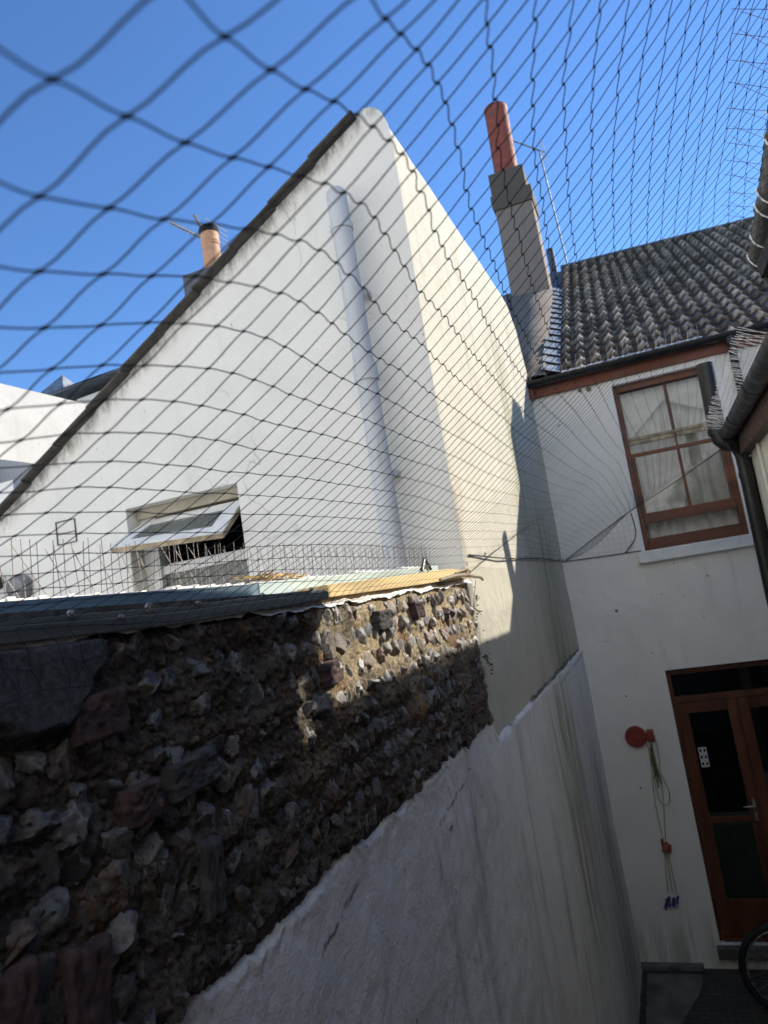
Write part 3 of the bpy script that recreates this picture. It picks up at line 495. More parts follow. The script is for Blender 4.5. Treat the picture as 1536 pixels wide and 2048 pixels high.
# side wall facing the yard, with a slightly wavering top
nu, nv = 150, 90
ys = np.linspace(3.252, 7.0, nu)
top = np.interp(ys, [3.25, 3.7, 4.77, 5.6, 6.44, 6.75, 6.9, 7.0], [2.40, 2.44, 2.55, 2.60, 2.62, 2.50, 2.30, 2.10])
sv = np.linspace(0, 1, nv); Yg, Sg = np.meshgrid(ys, sv, indexing='ij'); Tg = np.tile(top[:, None], (1, nv)); Z = -.66+(Tg+.66)*Sg
bul = .008*fbm(Yg*1.5, Z*1.2, 3, 2)
rnd = np.clip((Z-(Tg-.13))/.13, 0, 1)
Xg = bul-.09*(1-np.sqrt(np.clip(1-rnd**2, 0, 1)))-.004
Xg[0] = -.006-.09*(1-np.sqrt(np.clip(1-rnd[0]**2, 0, 1)))
fast_grid('side_wall', np.stack([Xg, Yg-3.25, Z-GZ], -1), M['side'], gb, flip=True)
cp = MB(); tp = [(y, float(t)) for y, t in zip(ys[::6], top[::6])]+[(7.0, 2.10)]
vs_ = []; fs_ = []
for y, t in tp: vs_ += [(-.094, y, t), (-.172, y, t-.02), (-.30, y, t-.12), (-.30, y, GZ)]
for i in range(len(tp)-1):
    for k in range(3): fs_.append((4*i+k, 4*i+k+1, 4*i+k+5, 4*i+k+4))
e_ = (len(tp)-1)*4; fs_.append((e_, e_+1, e_+2, e_+3))
cp.add(vs_, fs_); cp.box(-.29, -.03, 3.5, 7.0, GZ, -.6); cp.box(-.28, -.09, 6.98, 7.02, 1.2, 2.05); G_('parapet_back', cp, M['side'], smooth='auto')
# roof slope with stepped verge tiles
rf = MB(); rf.add([(-3.6, 3.22, rz(-3.6)+.006), (-.18, 3.22, rz(-.18)+.006), (-.18, 9, rz(-.18)+.006), (-3.6, 9, rz(-3.6)+.006)], [(0, 1, 2, 3)])
rf.add([(-3.6, 3.5, rz(-3.6)-.03), (-.18, 3.5, rz(-.18)-.03), (-.18, 9, rz(-.18)-.03), (-3.6, 9, rz(-3.6)-.03)], [(0, 1, 2, 3)])
rf.box(-3.6, -.1, 6.9, 7.0, GZ, .9)
G_('roof', rf, M['verge'])
vt = MB(); L_ = math.hypot(2.56, 1.557); nt_l = 10; du = Vector((2.56, 0, 1.557)).normalized(); nn = Vector((-du.z, 0, du.x))
for k in range(-3, nt_l):
    c = Vector((-2.73, 3.22, .883))+du*(L_*(k+.5)/nt_l); c = c+nn*(.004+random.uniform(-.003, .003)); tl = du*(L_/nt_l*.51)-nn*.005
    vt.obox(c, tl, (0, .04, 0), nn*.006)
G_('verge_tiles', vt, M['verge'], bevel=.003)
mm_ = MB(); 
for k in range(260):
    s_ = random.uniform(-.3, L_-.02); c = Vector((-2.73, 3.247, .883))+du*s_-nn*(.004+abs(random.gauss(0, .010))); r_ = random.uniform(.005, .014)
    v0 = [(c.x+r_*(1+.5*random.random())*math.cos(a)*math.cos(b_a)*1.6, c.y-.006*math.sin(b_a)-.002, c.z+r_*math.sin(a)*math.cos(b_a)) for b_a in (0, .8) for a in [2*math.pi*i/7 for i in range(7)]]
    mm_.add(v0, [(i, (i+1) % 7, 7+(i+1) % 7, 7+i) for i in range(7)]+[tuple(range(7, 14))])
# pipe up the gable
pp = MB(); pp.tube([(-.290, 3.14, -.4), (-.290, 3.14, 1.075)], .049, 20); pp.tube([(-.290, 3.14, 1.06), (-.292, 3.14, 1.14)], .059, 20); pp.tube([(-.292, 3.14, 1.10), (-.296, 3.14, 1.85)], .049, 20)
pp.tube([(-.296, 3.14, 1.825), (-.296, 3.14, 1.85)], .057, 20); pp.lathe((-.297, 3.14, 1.80), (0, 0, 1), [(0, .05), (.20, .05), (.225, .046), (.24, .035), (.247, .012)], 20)
M['ventpipe'] = render_mat('painted_pipe', (.56, .57, .58), (.13, .14, .08), .85, speck=.5, lump=.15)
ob_ = G_('vent_pipe', pp, M['ventpipe'], smooth='auto')
br_ = MB(); 
for z in (.6, 1.5): G_('pipe_bracket', MB().box(-.345, -.235, 3.18, 3.249, z, z+.03), M['ventpipe'], ob_)
# blocked-up hatch outline on the gable
hm = MB(); x0, x1, z0, z1 = -2.32, -2.18, .64, .775
for a in ((x0, x1, z1-.006, z1), (x0, x1, z0, z0+.005), (x0, x0+.005, z0+.005, z1-.006), (x1-.005, x1, z0+.005, z1-.006), (x0+.005, x1-.005, .70, .704)): hm.box(a[0], a[1], 3.243, 3.2495, a[2], a[3])
G_('hatch_rim', hm, M['greyshadetimber'])
# window with a top-hung vent open
rv = MB(); rv.box(GX0+.002, GX1-.002, 3.33, 3.47, .70, .755); rv.box(GX0+.002, GX1-.002, 3.38, 3.46, .66, .695)
wv = G_('vent_window', rv, M['beige'], bevel=.004)
wf2 = MB(); wf2.box(GX0, GX0+.10, 3.36, 3.44, GZ0, .70); wf2.box(GX0+.10, GX1, 3.38, 3.45, .375, .43); wf2.box(GX0+.10, GX1, 3.38, 3.45, GZ0, GZ0+.03)
G_('window_frame', wf2, M['whitepaint'], wv, bevel=.004)
G_('lower_pane', MB().box(GX0+.10, GX1, 3.40, 3.41, GZ0+.03, .375), M['obscure'], wv)
# open sash
T0 = Vector((-1.80, 3.385, .690)); T1 = Vector((-1.135, 3.32, .672)); B0 = Vector((-1.845, 3.10, .535)); B1 = Vector((-1.165, 3.13, .497))
def sp(u, v, h=0):
    p = (T0*(1-u)+T1*u)*(1-v)+(B0*(1-u)+B1*u)*v; nrm = (T1-T0).cross(B0-T0).normalized(); return p+nrm*h
def sash(u0, u1, v0, v1, h0, h1): 
    m2 = MB(); c = [sp(u, v, h) for h in (h0, h1) for (u, v) in ((u0, v0), (u1, v0), (u1, v1), (u0, v1))]
    return (c, [(0, 1, 2, 3), (7, 6, 5, 4), (0, 4, 5, 1), (1, 5, 6, 2), (2, 6, 7, 3), (3, 7, 4, 0)])
if sp(.5, .5, .01).z < sp(.5, .5, 0).z: sgn = -1
else: sgn = 1
fs2 = MB(); h0, h1 = -.03*sgn, .008*sgn
for a in ((0, .13, 0, 1), (.87, 1, 0, 1), (.13, .87, 0, .22), (.13, .87, .78, 1)): fs2.add(*sash(*a, 0, h1))
o_s = G_('open_sash', fs2, M['whitepaint'], wv)
gl = MB(); gl.add(*sash(.13, .87, .22, .78, -.002*sgn, .002*sgn)); G_('sash_glass', gl, M['obscure'], wv)
un = MB(); 
for a in ((0.01, .12, 0.01, .99), (.88, .99, 0.01, .99), (.12, .88, 0.01, .2), (.12, .88, .80, .99)): un.add(*sash(*a, h0, -.0005*sgn))
G_('sash_underside', un, M['timber'], wv)
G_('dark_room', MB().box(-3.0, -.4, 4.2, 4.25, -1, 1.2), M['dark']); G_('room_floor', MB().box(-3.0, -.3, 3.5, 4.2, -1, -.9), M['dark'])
# small dark fittings at the far left of the gable
ft = MB(); ft.lathe((-2.60, 3.25, .445), (0, -1, 0), [(0, .075), (.05, .075), (.07, .06), (.075, .03)], 18)
G_('wall_vent', ft, M['grey_metal'], smooth='auto'); ft = MB(); ft.tube([(-2.78, 3.25, .50), (-2.78, 3.12, .50), (-2.74, 3.07, .44), (-2.72, 3.06, .36)], .038, 14); G_('overflow_pipe', ft, M['black'], smooth='auto')

# ============================================================ yard wall: rough render below, flint above
yw = thing('yard_wall', 'crumbling flint garden wall above rough white render', 'wall', (0, 1.2, GZ))
YO = (0, 1.2, GZ)
def Y_(name, mb, mat, parent=None, **k): return shift(mb, YO).build(name, mat, parent or yw, **k)
def grid_(name, Xg, Yg, Zg, mat, **k): return fast_grid(name, np.stack([Xg, Yg-1.2, Zg-GZ], -1), mat, yw, **k)
# lower render with a thick irregular upper lip
nu, nv = 900, 260
ys = np.concatenate([np.linspace(-.9, 3.5, 640), np.linspace(3.51, 7.0, 260)])
tt = np.linspace(0, 1, nv)**.6
Yg, Tg = np.meshgrid(ys, tt, indexing='ij')
near = np.clip((3.235-Yg)/.07, 0, 1)
edge = -.55+.016*fbm(Yg*5, Yg*0+3, 4, 31)+.0045*fbm(Yg*30, Yg*0, 3, 33)+.005*fbm(Yg*85, Yg*0, 2, 34)
edge2 = -.635+.006*fbm(Yg*7, Yg*0+3, 4, 35)
te = edge*near+edge2*(1-near)
Zg = GZ+(te-GZ)*Tg
lip = np.exp(-((te-Zg)/.05)**2)
Xg = .022-.008*near*np.exp(-((te-Zg)/.25)**2)+.007*fbm(Yg*1.3, Zg*1.3, 3, 41)+.0022*fbm(Yg*16, Zg*14, 4, 42)*(.4+near)+lip*near*(.001+.002*fbm(Yg*22, Zg*26, 3, 44)+.0035*fbm(Yg*80, Zg*80, 2, 45))
dep = (te-Zg); Xg -= np.clip(1-dep/.012, 0, 1)**2*.022
ledge = np.exp(-((Zg+.645)/.012)**2)*np.clip(fbm(Yg*3, Zg*0+1, 3, 50)*3+.3, 0, 1)*(1-near); Xg -= ledge*.012
grid_('lower_render', Xg, Yg, Zg, M['yard'], flip=True)
# cracked mossy joints
jm = MB()
def crack(pts, rad, seed):
    r_ = random.Random(seed); out = []; rr_ = []
    for (a, b) in zip(pts[:-1], pts[1:]):
        for k in range(12):
            t = k/12; out.append((a[0]*(1-t)+b[0]*t, a[1]*(1-t)+b[1]*t+r_.gauss(0, .004), a[2]*(1-t)+b[2]*t+r_.gauss(0, .004))); rr_.append(rad*r_.uniform(.3, 1.3))
    jm.tube(out, rr_, 5)
crack([(.010, 4.2, -.628), (.008, 5.1, -.63), (.006, 6.4, -.632), (.004, 6.9, -.63)], .011, 2)

Y_('mossy_joint', jm, M['moss'])
# flint facing: mortar height field
ny, nz = 760, 190
yy = np.concatenate([np.linspace(-.85, .55, 110, endpoint=False), np.linspace(.55, 1.7, 400, endpoint=False), np.linspace(1.7, 3.165, 250)])
zz = np.linspace(-.60, .072, nz)
Yg, Zg = np.meshgrid(yy, zz, indexing='ij')
topz = lambda y: np.interp(y, [.7, 1.1, 1.65, 2.8, 3.1], [.031, .031, .049, .070, .070])
sun_patch0 = np.clip((Zg+.25)*5, 0, 1)*np.clip((Yg-1.4)*3, 0, 1)
h = .006+.010*fbm(Yg*8, Zg*9, 4, 61)+.0065*np.abs(fbm(Yg*38, Zg*42, 4, 62))+.0035*np.abs(fbm(Yg*130, Zg*130, 2, 63))
course = np.sin((Zg+.02*fbm(Yg*2, Zg*2, 2, 64))*2*math.pi/.088); h = (h+.004*course)*(1-.55*sun_patch0)
sandy_sun = np.clip((Zg+.30+.10*fbm(Yg*4, Zg*5, 3, 60))*6, 0, 1)*np.clip((Yg-1.45+.25*fbm(Yg*5, Zg*6, 3, 59))*4, 0, 1); sandy_sun = sandy_sun[..., None]  # sandy pointing, brightened so the sun patch is painted into its colour
base = np.array([.185, .158, .132])*(1-sandy_sun)+np.array([.72, .59, .38])*sandy_sun
c1 = np.clip(fbm(Yg*12, Zg*14, 4, 65)*1.5+.4, 0, 1)[..., None]; base = base*(1-c1*.8)+(np.array([.12, .09, .07])*(1-sandy_sun)+np.array([.60, .46, .28])*sandy_sun)*c1*.8
c2 = np.clip(fbm(Yg*5, Zg*9, 3, 66)*3-1.4, 0, 1)[..., None]*(.35+.5*sandy_sun); base = base*(1-c2)+np.array([.34, .15, .06])*c2
# pebbles pressed into the mortar
prng = np.random.default_rng(3)
for k in range(5200):
    y0 = prng.uniform(.55, 3.15) if k > 2500 else prng.uniform(.55, 1.7); z0 = prng.uniform(-.6, .08); r_ = prng.uniform(.002, .0065)*(1 if y0 < 1.7 else 1.25); ry = r_*prng.uniform(1, 1.5)
    i0, i1 = np.searchsorted(yy, [y0-ry, y0+ry]); j0, j1 = np.searchsorted(zz, [z0-r_, z0+r_])
    if i1 <= i0 or j1 <= j0: continue
    dd = ((yy[i0:i1, None]-y0)/ry)**2+((zz[None, j0:j1]-z0)/r_)**2; dome = np.sqrt(np.clip(1-dd, 0, 1))
    h[i0:i1, j0:j1] += dome*r_*.75*(1-.5*sun_patch0[i0, j0]); cc_ = (np.array([.19, .165, .14])*(1-sandy_sun[i0, j0])+np.array([.74, .65, .47])*sandy_sun[i0, j0])*prng.uniform(.4, 1.25)*np.array([1, prng.uniform(.85, 1), prng.uniform(.7, 1)])
    m_ = (dome > .15)[..., None]; base[i0:i1, j0:j1] = np.where(m_, cc_, base[i0:i1, j0:j1])
# smooth cement patch upper left
pe = .03*fbm(Yg*9, Zg*9, 4, 71)
pm = np.clip((.895-(Yg+pe)-np.clip(-.01-Zg, 0, 1)*1.1)*90, 0, 1)*np.clip((Zg+.085+pe*.6+(Yg-.78)*.1)*80, 0, 1)
h = h*(1-pm)+(.032+.0015*fbm(Yg*30, Zg*30, 3, 73))*pm; base = base*(1-pm[..., None])+np.array([.15, .15, .155])*pm[..., None]
bot_ = -.55+.016*fbm(Yg*5, Yg*0+3, 4, 31)+.0045*fbm(Yg*30, Yg*0, 3, 33)+.004; tcl = np.clip((topz(Yg)-Zg)/.012, 0, 1)*np.clip((Zg-bot_)/.03+.35, 0, 1); h = h*tcl-.012*(1-tcl)
end = np.clip((3.165-Yg)/.03, 0, 1); h = h*end-.01*(1-end)
# timber-coloured mortar fillet along the far end of the flint
fe = np.clip((Yg-3.10)*60, 0, 1)[..., None]; base = base*(1-fe)+np.array([.34, .29, .19])*fe
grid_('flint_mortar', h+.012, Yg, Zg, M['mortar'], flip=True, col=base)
# flints: irregular nodules with broken glassy faces, in rough courses
bm0 = bmesh.new(); bmesh.ops.create_icosphere(bm0, subdivisions=4, radius=1); S4 = np.array([v.co[:] for v in bm0.verts]); F4 = np.array([[v.index for v in f.verts] for f in bm0.faces]); bm0.free()
bm0 = bmesh.new(); bmesh.ops.create_icosphere(bm0, subdivisions=3, radius=1); S3 = np.array([v.co[:] for v in bm0.verts]); F3 = np.array([[v.index for v in f.verts] for f in bm0.faces]); bm0.free()
frng = np.random.default_rng(11); VV = []; FF = []; CC = []; off = 0
def flint(y, z, sy, sz, sx, rot, xo, tone=None):
    global off
    Sx, Fx = (S4, F4) if y < 1.8 else (S3, F3)
    P = Sx.copy(); s0 = frng.integers(0, 9999); o1 = frng.uniform(0, 99, 3)
    n1 = np.array([mnoise.noise(Vector(p*1.3+o1)) for p in P]); n2 = np.array([mnoise.noise(Vector(p*3.4+o1)) for p in P]); n3 = np.array([mnoise.noise(Vector(p*9+o1)) for p in P])
    P = P*(1+.42*n1+.20*n2+.05*n3)[:, None]
    cutm = np.zeros(len(P)); rind = np.zeros(len(P))
    for k in range(frng.integers(1, 4)):
        nv_ = frng.normal(size=3); nv_[0] = abs(nv_[0])+.9; nv_ /= np.linalg.norm(nv_); dd = frng.uniform(.42, .75); q_ = P@nv_; ex = np.clip(q_-dd, 0, None)
        P = P-ex[:, None]*nv_*.86; cutm = np.maximum(cutm, np.clip(ex*40, 0, 1)); rind = np.maximum(rind, np.exp(-((q_-dd-.01)/.05)**2))
    pits = np.array([mnoise.noise(Vector(p*5+o1*2)) for p in Sx]); hole = np.clip((pits-.38)*5, 0, 1); P = P*(1-.22*hole)[:, None]
    c_, s_ = math.cos(rot), math.sin(rot)
    Q = P*np.array([sx, sy, sz]); Q = np.stack([Q[:, 0], Q[:, 1]*c_-Q[:, 2]*s_, Q[:, 1]*s_+Q[:, 2]*c_], -1)+np.array([xo, y-1.2, z-GZ])
    t = frng.random() if tone is None else tone
    sun_patch = 1. if (y > 1.6 and z > -.22) else 0.  # stones inside the sun patch are painted lighter
    cortex = np.array([[.24, .225, .20], [.16, .135, .105], [.17, .165, .155], [.17, .12, .09]][int(t*3.99)])*frng.uniform(.35, .9)*(1+2.2*sun_patch)
    core = np.array([[.075, .07, .068], [.16, .15, .14], [.10, .078, .058], [.04, .038, .04]][frng.integers(0, 4)])*frng.uniform(.8, 1.3)
    mot = np.clip(n2*1.6+.5, 0, 1)[:, None]*.5
    core = core*(1+1.2*sun_patch); col = cortex*(1-cutm[:, None])+core*cutm[:, None]; rind = (rind*.6*(frng.random() < .6))[:, None]; col = col*(1-rind)+np.array([.34, .32, .28])*(1+sun_patch)*rind; col = col*(1-mot*.5)+col*.55*mot*.5+cortex*.2*mot; col = col*(1-.6*hole[:, None])
    VV.append(Q); FF.append(Fx+off); CC.append(col); off += len(Q)
z = -.515; ci = 0
while z < .06:
    hgt = .070
    y = -.1+frng.uniform(0, .05)
    while y < 3.12:
        wd = frng.uniform(.030, .068)
        if frng.random() < .93:
            zc = z+frng.normal(0, .008); inside = (y < .88 and zc > -.075)
            if not inside and zc < topz(y)-.024: flint(y+wd/2, zc, wd*.52, frng.uniform(.017, .034), frng.uniform(.014, .026), frng.normal(0, .5), frng.uniform(.008, .018))
        y += wd*frng.uniform(.95, 1.25)
    z += hgt*.93; ci += 1
for (y, z_, a, b, r_) in ((.785, -.213, .040, .026, .5), (.96, -.37, .022, .040, -.35), (.84, -.385, .042, .034, .6), (1.19, -.31, .024, .045, -.4), (.93, -.30, .026, .028, 0), (.80, -.50, .038, .025, .3), (1.13, -.235, .028, .04, .2), (1.55, -.2, .05, .04, 0)):
    flint(y, z_, a, b, .030, r_, .014)
me = bpy.data.meshes.new('flint_nodules'); Vn = np.concatenate(VV); Fn = np.concatenate(FF); me.vertices.add(len(Vn)); me.vertices.foreach_set('co', Vn.astype(np.float32).ravel())
me.loops.add(len(Fn)*3); me.loops.foreach_set('vertex_index', Fn.astype(np.int32).ravel()); me.polygons.add(len(Fn)); me.polygons.foreach_set('loop_start', np.arange(0, len(Fn)*3, 3, dtype=np.int32)); me.update(calc_edges=True)
me.polygons.foreach_set('use_smooth', [True]*len(Fn)); at = me.color_attributes.new('col', 'FLOAT_COLOR', 'POINT'); at.data.foreach_set('color', np.concatenate([np.concatenate(CC), np.ones((len(Vn), 1))], 1).astype(np.float32).ravel())
me.set_sharp_from_angle(angle=R(55)); me.materials.append(M['flint']); fo = bpy.data.objects.new('flint_nodules', me); COL.objects.link(fo); fo.parent = yw
# old bricks built into the flint
M['brick'] = simple('old_brick', (.075, .043, .038), .9, var=.35, vscale=40, bump=.9, bscale=90)
M['brickgrey'] = simple('grey_brick', (.07, .064, .06), .9, var=.3, vscale=40, bump=.9, bscale=90)
def brick(y, z_, w_, h_, ang, mat, xo=.012, dpt=.03):
    nA = 22; a = np.linspace(-1, 1, nA); A, B = np.meshgrid(a, a, indexing='ij'); rad = np.maximum(np.abs(A), np.abs(B))
    X_ = xo+dpt*np.clip((1-rad)*9, 0, 1)**.6+.003*fbm(A*4+y*9, B*4, 4, 80)
    X_ = np.where(rad > .999, -.01, X_); wob = 1+.06*fbm(A*2+y*3, B*2+5, 3, 81)
    yv = A*w_/2*wob; zv = B*h_/2*wob; c_, s_ = math.cos(ang), math.sin(ang)
    return fast_grid('brick', np.stack([X_, yv*c_-zv*s_+y-1.2, yv*s_+zv*c_+z_-GZ], -1), mat, yw, flip=True)
for b_ in ((.845, -.085, .115, .07, .03, 'brick'), (1.045, -.215, .14, .062, .06, 'brickgrey'), (.915, -.225, .085, .06, .02, 'brick'), (1.06, -.385, .055, .13, -.1, 'brickgrey'), (.775, -.43, .075, .15, -.15, 'brick'), (.66, -.40, .08, .14, 0, 'brick'), (2.02, -.03, .12, .06, 0, 'brickgrey'), (2.36, -.02, .1, .06, 0, 'brick'), (1.62, -.13, .1, .06, .1, 'brick')):
    brick(*b_[:5], M[b_[5]])
# wall core, ragged mortar bed and board along the top
co_ = MB(); co_.box(-.34, -.03, -.9, 3.2, GZ, .045); Y_('wall_core', co_, M['concrete'])
yt, xt_ = np.meshgrid(np.linspace(-.8, 3.2, 400), np.linspace(-.34, .03, 30), indexing='ij')
zt_ = np.interp(yt, [.6, 1.6, 3.2], [.052, .058, .085])+.008*fbm(yt*14, xt_*14, 4, 90)-np.clip((xt_-.0)/.03, 0, 1)*.03
grid_('top_mortar', xt_, yt, zt_, M['white'], flip=False)
def strip(pts, xa, xb, name, mat, bev=.002):   # pts: (y, z bottom, z top)
    m2 = MB(); vs = []; 
    for y, zb_, zt2 in pts: vs += [(xa, y, zb_), (xb, y, zb_), (xb, y, zt2), (xa, y, zt2)]
    n_ = len(pts); fs = [(0, 1, 2, 3), (4*n_-1, 4*n_-2, 4*n_-3, 4*n_-4)]
    for i in range(n_-1):
        for k in range(4): fs.append((4*i+k, 4*i+(k+1) % 4, 4*i+4+(k+1) % 4, 4*i+4+k))
    m2.add(vs, fs); return Y_(name, m2, mat, bevel=bev)
rl = strip([(-.8, .030, .052), (.72, .030, .052), (1.05, .029, .050), (1.66, .047, .066)], -.01, .036, 'top_rail', M['greyshadetimber'])  # grey paints in the shade; the sunlit run continues as the batten
strip([(-.8, .0525, .062), (.72, .0525, .062), (1.05, .0505, .060), (1.66, .0665, .074)], -.012, .026, 'upper_rail', M['greyshadetimber'])
strip([(1.662, .050, .082), (2.3, .062, .100), (2.8, .072, .118), (3.12, .072, .114)], -.05, .034, 'raw_timber_batten', M['newtimber'])
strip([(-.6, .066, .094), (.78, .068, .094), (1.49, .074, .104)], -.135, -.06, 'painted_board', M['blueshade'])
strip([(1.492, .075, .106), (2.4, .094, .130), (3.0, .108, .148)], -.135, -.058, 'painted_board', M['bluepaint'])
strip([(-.6, .092, .1005), (.78, .094, .1015), (1.50, .100, .111), (2.4, .122, .135), (3.1, .138, .154)], -.20, -.1365, 'capping_board', M['timber'])
for (y, z_, r_) in ((.815, .062, .006), (.91, .050, .005), (.985, .060, .010), (1.12, .062, .005), (1.35, .068, .005), (1.58, .074, .005)):
    sc_ = MB(); sc_.lathe((.036 if z_ < .057 else .030, y, z_), (1, 0, 0), [(-.004, r_*.95), (.001, r_*.95), (.002, r_*.55), (.004, r_*.5)], 12); Y_('screw', sc_, M['grey_metal'])
tw = MB(); tw.tube([(.05, 2.62, .075), (.06, 2.8, .085), (.055, 3.0, .088), (.07, 3.2, .075), (.065, 3.26, .062)], [.006, .009, .009, .008, .006], 7); tw.tube([(.04, 2.9, .10), (.05, 3.05, .115), (.03, 3.2, .105)], [.004, .006, .004], 6)
tag(tw.build('dry_twig', M['timber']), 'dry bleached twig lying at the sunlit far end of the flint wall top', 'twig')
nst = MB()
for k in range(90):
    y = random.uniform(1.94, 2.20); a = random.uniform(0, 6.28); z0 = .145+random.uniform(0, .02)*(1-abs(y-2.07)/.2); l_ = random.uniform(.03, .07)
    nst.tube([(-.17+random.uniform(-.03, .03), y-.3, z0-.02), (-.17+random.uniform(-.03, .03)+l_*.3*math.cos(a), y-.3+l_*math.sin(a), z0-.02+random.uniform(-.004, .008))], .0016, 4)
tag(nst.build('straw_heap', simple('dry_straw', (.55, .36, .14), .9, var=.3)), 'small heap of dry orange straw lying behind the pale blue board', 'straw', kind=None)
cl = MB(); cl.tube([(-.05, 2.74, .125), (-.05, 2.79, .17), (-.05, 2.80, .172), (-.05, 2.86, .13)], .006, 6); cl.tube([(-.05, 2.755, .142), (-.05, 2.85, .143)], .004, 6)
tag(cl.build('net_clip', M['black']), 'black A-shaped clip standing on the sunlit end of the flint wall', 'clip')
for k, (y, z_, n_) in enumerate(((3.17, -.05, 5), (3.19, -.27, 7), (2.6, -.5, 12))):
    pl = MB(); 
    for j in range(n_*3):
        c = Vector((.03+random.uniform(0, .03), y+random.gauss(0, .03), z_+random.gauss(0, .05))); a = Vector((random.uniform(-1, 1), random.uniform(-1, 1), random.uniform(-.6, 1))).normalized()*random.uniform(.005, .011); b = a.cross(Vector((.3, .5, .8))).normalized()*.004
        pl.add([c-b, c+a*.6-b*1.4, c+a*1.6, c+a*.6+b*1.4, c+b], [(0, 1, 2, 3, 4)])
    st_ = MB(); [st_.tube([(.02, y+random.gauss(0, .01), z_), (.05, y+random.gauss(0, .03), z_+random.gauss(0, .05))], .0012, 4) for _q in range(6)]
    t_ = thing('wall_weed', ('tiny dry weed on the sunlit end edge of the flint wall', 'little dark creeping weed on the shaded end edge of the flint wall', 'dark green weed at the foot of the flint by the render')[k], 'weed', (0, y, z_), 'weeds growing on the flint wall')
    M.setdefault('leafd', simple('dark_leaf', (.045, .06, .03), .8, var=.4)); M.setdefault('leafy', simple('dry_leaf', (.30, .24, .08), .8, var=.4))
    shift(pl, (0, y, z_)).build('leaves', M['leafy' if k == 0 else 'leafd'], t_); shift(st_, (0, y, z_)).build('stem', M['leafd'], t_)

# ============================================================ spikes
def spike_strip(L_, out, nrm, wlen=.115, fan=((0, 0), (-.30, .28), (.02, .05), (-.34, -.25)), step=.0145, mat='rust', rad=.0008, slant=.0):
    """one strip lying from 0 to L along `out`; nrm = direction the wires stand in"""
    out = Vector(out).normalized(); nrm = Vector(nrm).normalized(); sd_ = out.cross(nrm).normalized()
    b_ = MB(); b_.obox(out*(L_/2), out*(L_/2), sd_*.011, nrm*.002)
    for k in range(int(L_/.064)): b_.obox(out*(.02+k*.064), out*.008, sd_*.014, nrm*.005)
    w_ = MB(); k = 0; s_ = .012
    while s_ < L_:
        for (a, c) in (fan[k % len(fan)],):
            k += 1; dv = (nrm+out*(a+random.gauss(0, .06))+sd_*(c+random.gauss(0, .05))).normalized(); w_.tube([out*(s_+random.gauss(0, .002)), out*s_+dv*wlen*random.uniform(.9, 1.05)], rad, 4)
        s_ += step
    return b_, w_
def strip_thing(first, p, label, group, **kw):
    o = thing('spike_strip', label, 'bird spikes', p, group); b_, w_ = spike_strip(**kw)
    b_.build('base', M['black' if abs(kw['out'][1]) == 1 and kw['nrm'][0] < 0 else 'clear'], o); w_.build('wires', M[kw.get('mat', 'rust')], o); return o
names = ['nearest', 'second nearest', 'third', 'fourth', 'fifth', 'farthest']
G1 = 'bird spikes along the top of the flint wall'
s0 = None
ord6 = ['strip at the left edge', 'just left of the open vent window', 'in front of the open vent window', 'beside the heap of straw', 'behind the sunlit pale blue board', 'at the far end by the gable corner']
for k in range(6):
    y = .30+k*.5; zb_ = float(np.interp(y+.25, [.78, 1.5, 2.4, 3.1], [.102, .112, .137, .156])); p = (-.165, y, zb_)
    lab = 'thin brown spikes on the flint wall top, '+ord6[k]
    if s0 is None: s0 = strip_thing(1, p, lab, G1, L_=.49, out=(0, 1, 0), nrm=(0, 0, 1), wlen=.105)
    else: copy_tree(s0, p, lab)
G2 = 'bird spikes on the lowest row of roof tiles'; s0 = None
for k in range(3):
    p = (.32+k*.42, 6.90, 1.925); lab = 'pale spikes on the lowest roof tiles, '+('nearest the chimney', 'middle one of three', 'above the sash window')[k]
    if s0 is None: s0 = strip_thing(1, p, lab, G2, L_=.40, out=(1, 0, 0), nrm=(0, -.5, .9), wlen=.13, mat='clear', rad=.0015, step=.045, fan=((0, .0),))
    else: copy_tree(s0, p, lab)

# ============================================================ right building
rb = thing('right_building', 'cream rendered building with black gutters at the right edge', 'building', (1.5, 3, GZ))
RO = (1.5, 3, GZ)
def R_(name, mb, mat, parent=None, **k): return shift(mb, RO).build(name, mat, parent or rb, **k)
M['darkbrick'] = simple('dark_brick', (.27, .235, .21), .9, var=.3, vscale=6, bump=.4)
R_('low_wall', MB().box(1.583, 1.80, 2.97, 5.81, GZ, .76), M['cream']); M['darkbrick'] = simple('dark_brick', (.16, .12, .10), .9, var=.3, vscale=6, bump=.4)
R_('end_wall', MB().box(1.80, 4.5, 5.6, 5.81, GZ, .76), M['cream'])
R_('tall_wall', MB().box(1.502, 1.75, -2.0, 2.96, GZ, 1.04), M['darkbrick'])
lr = MB(); lr.add([(1.471, 2.9, .868), (1.471, 5.88, .868), (4.6, 5.88, 2.10), (4.6, 2.9, 2.10), (1.471, 2.9, .825), (1.471, 5.88, .825), (4.6, 5.88, 2.1), (4.6, 2.9, 2.1)], [(0, 1, 2, 3), (4, 5, 6, 7), (0, 1, 5, 4), (1, 2, 6, 5), (0, 3, 7, 4)])
R_('low_roof', lr, M['slate_stack'])
tr = MB(); tr.add([(1.43, 3.00, 1.25), (1.35, 1.9, 1.25), (1.33, -.9, 1.25), (4.6, -.9, 2.7), (4.6, 3.00, 2.7), (1.43, 3.00, 1.11), (1.35, 1.9, 1.11), (1.33, -.9, 1.11), (4.6, -.9, 2.64), (4.6, 3.00, 2.64)], [(0, 1, 2, 3, 4), (5, 6, 7, 8, 9), (0, 1, 6, 5), (1, 2, 7, 6), (0, 4, 9, 5)])
tr.add([(1.5, 2.97, .6), (4.6, 2.97, .6), (4.6, 2.97, 2.6), (1.5, 2.97, 1.1)], [(0, 1, 2, 3)])
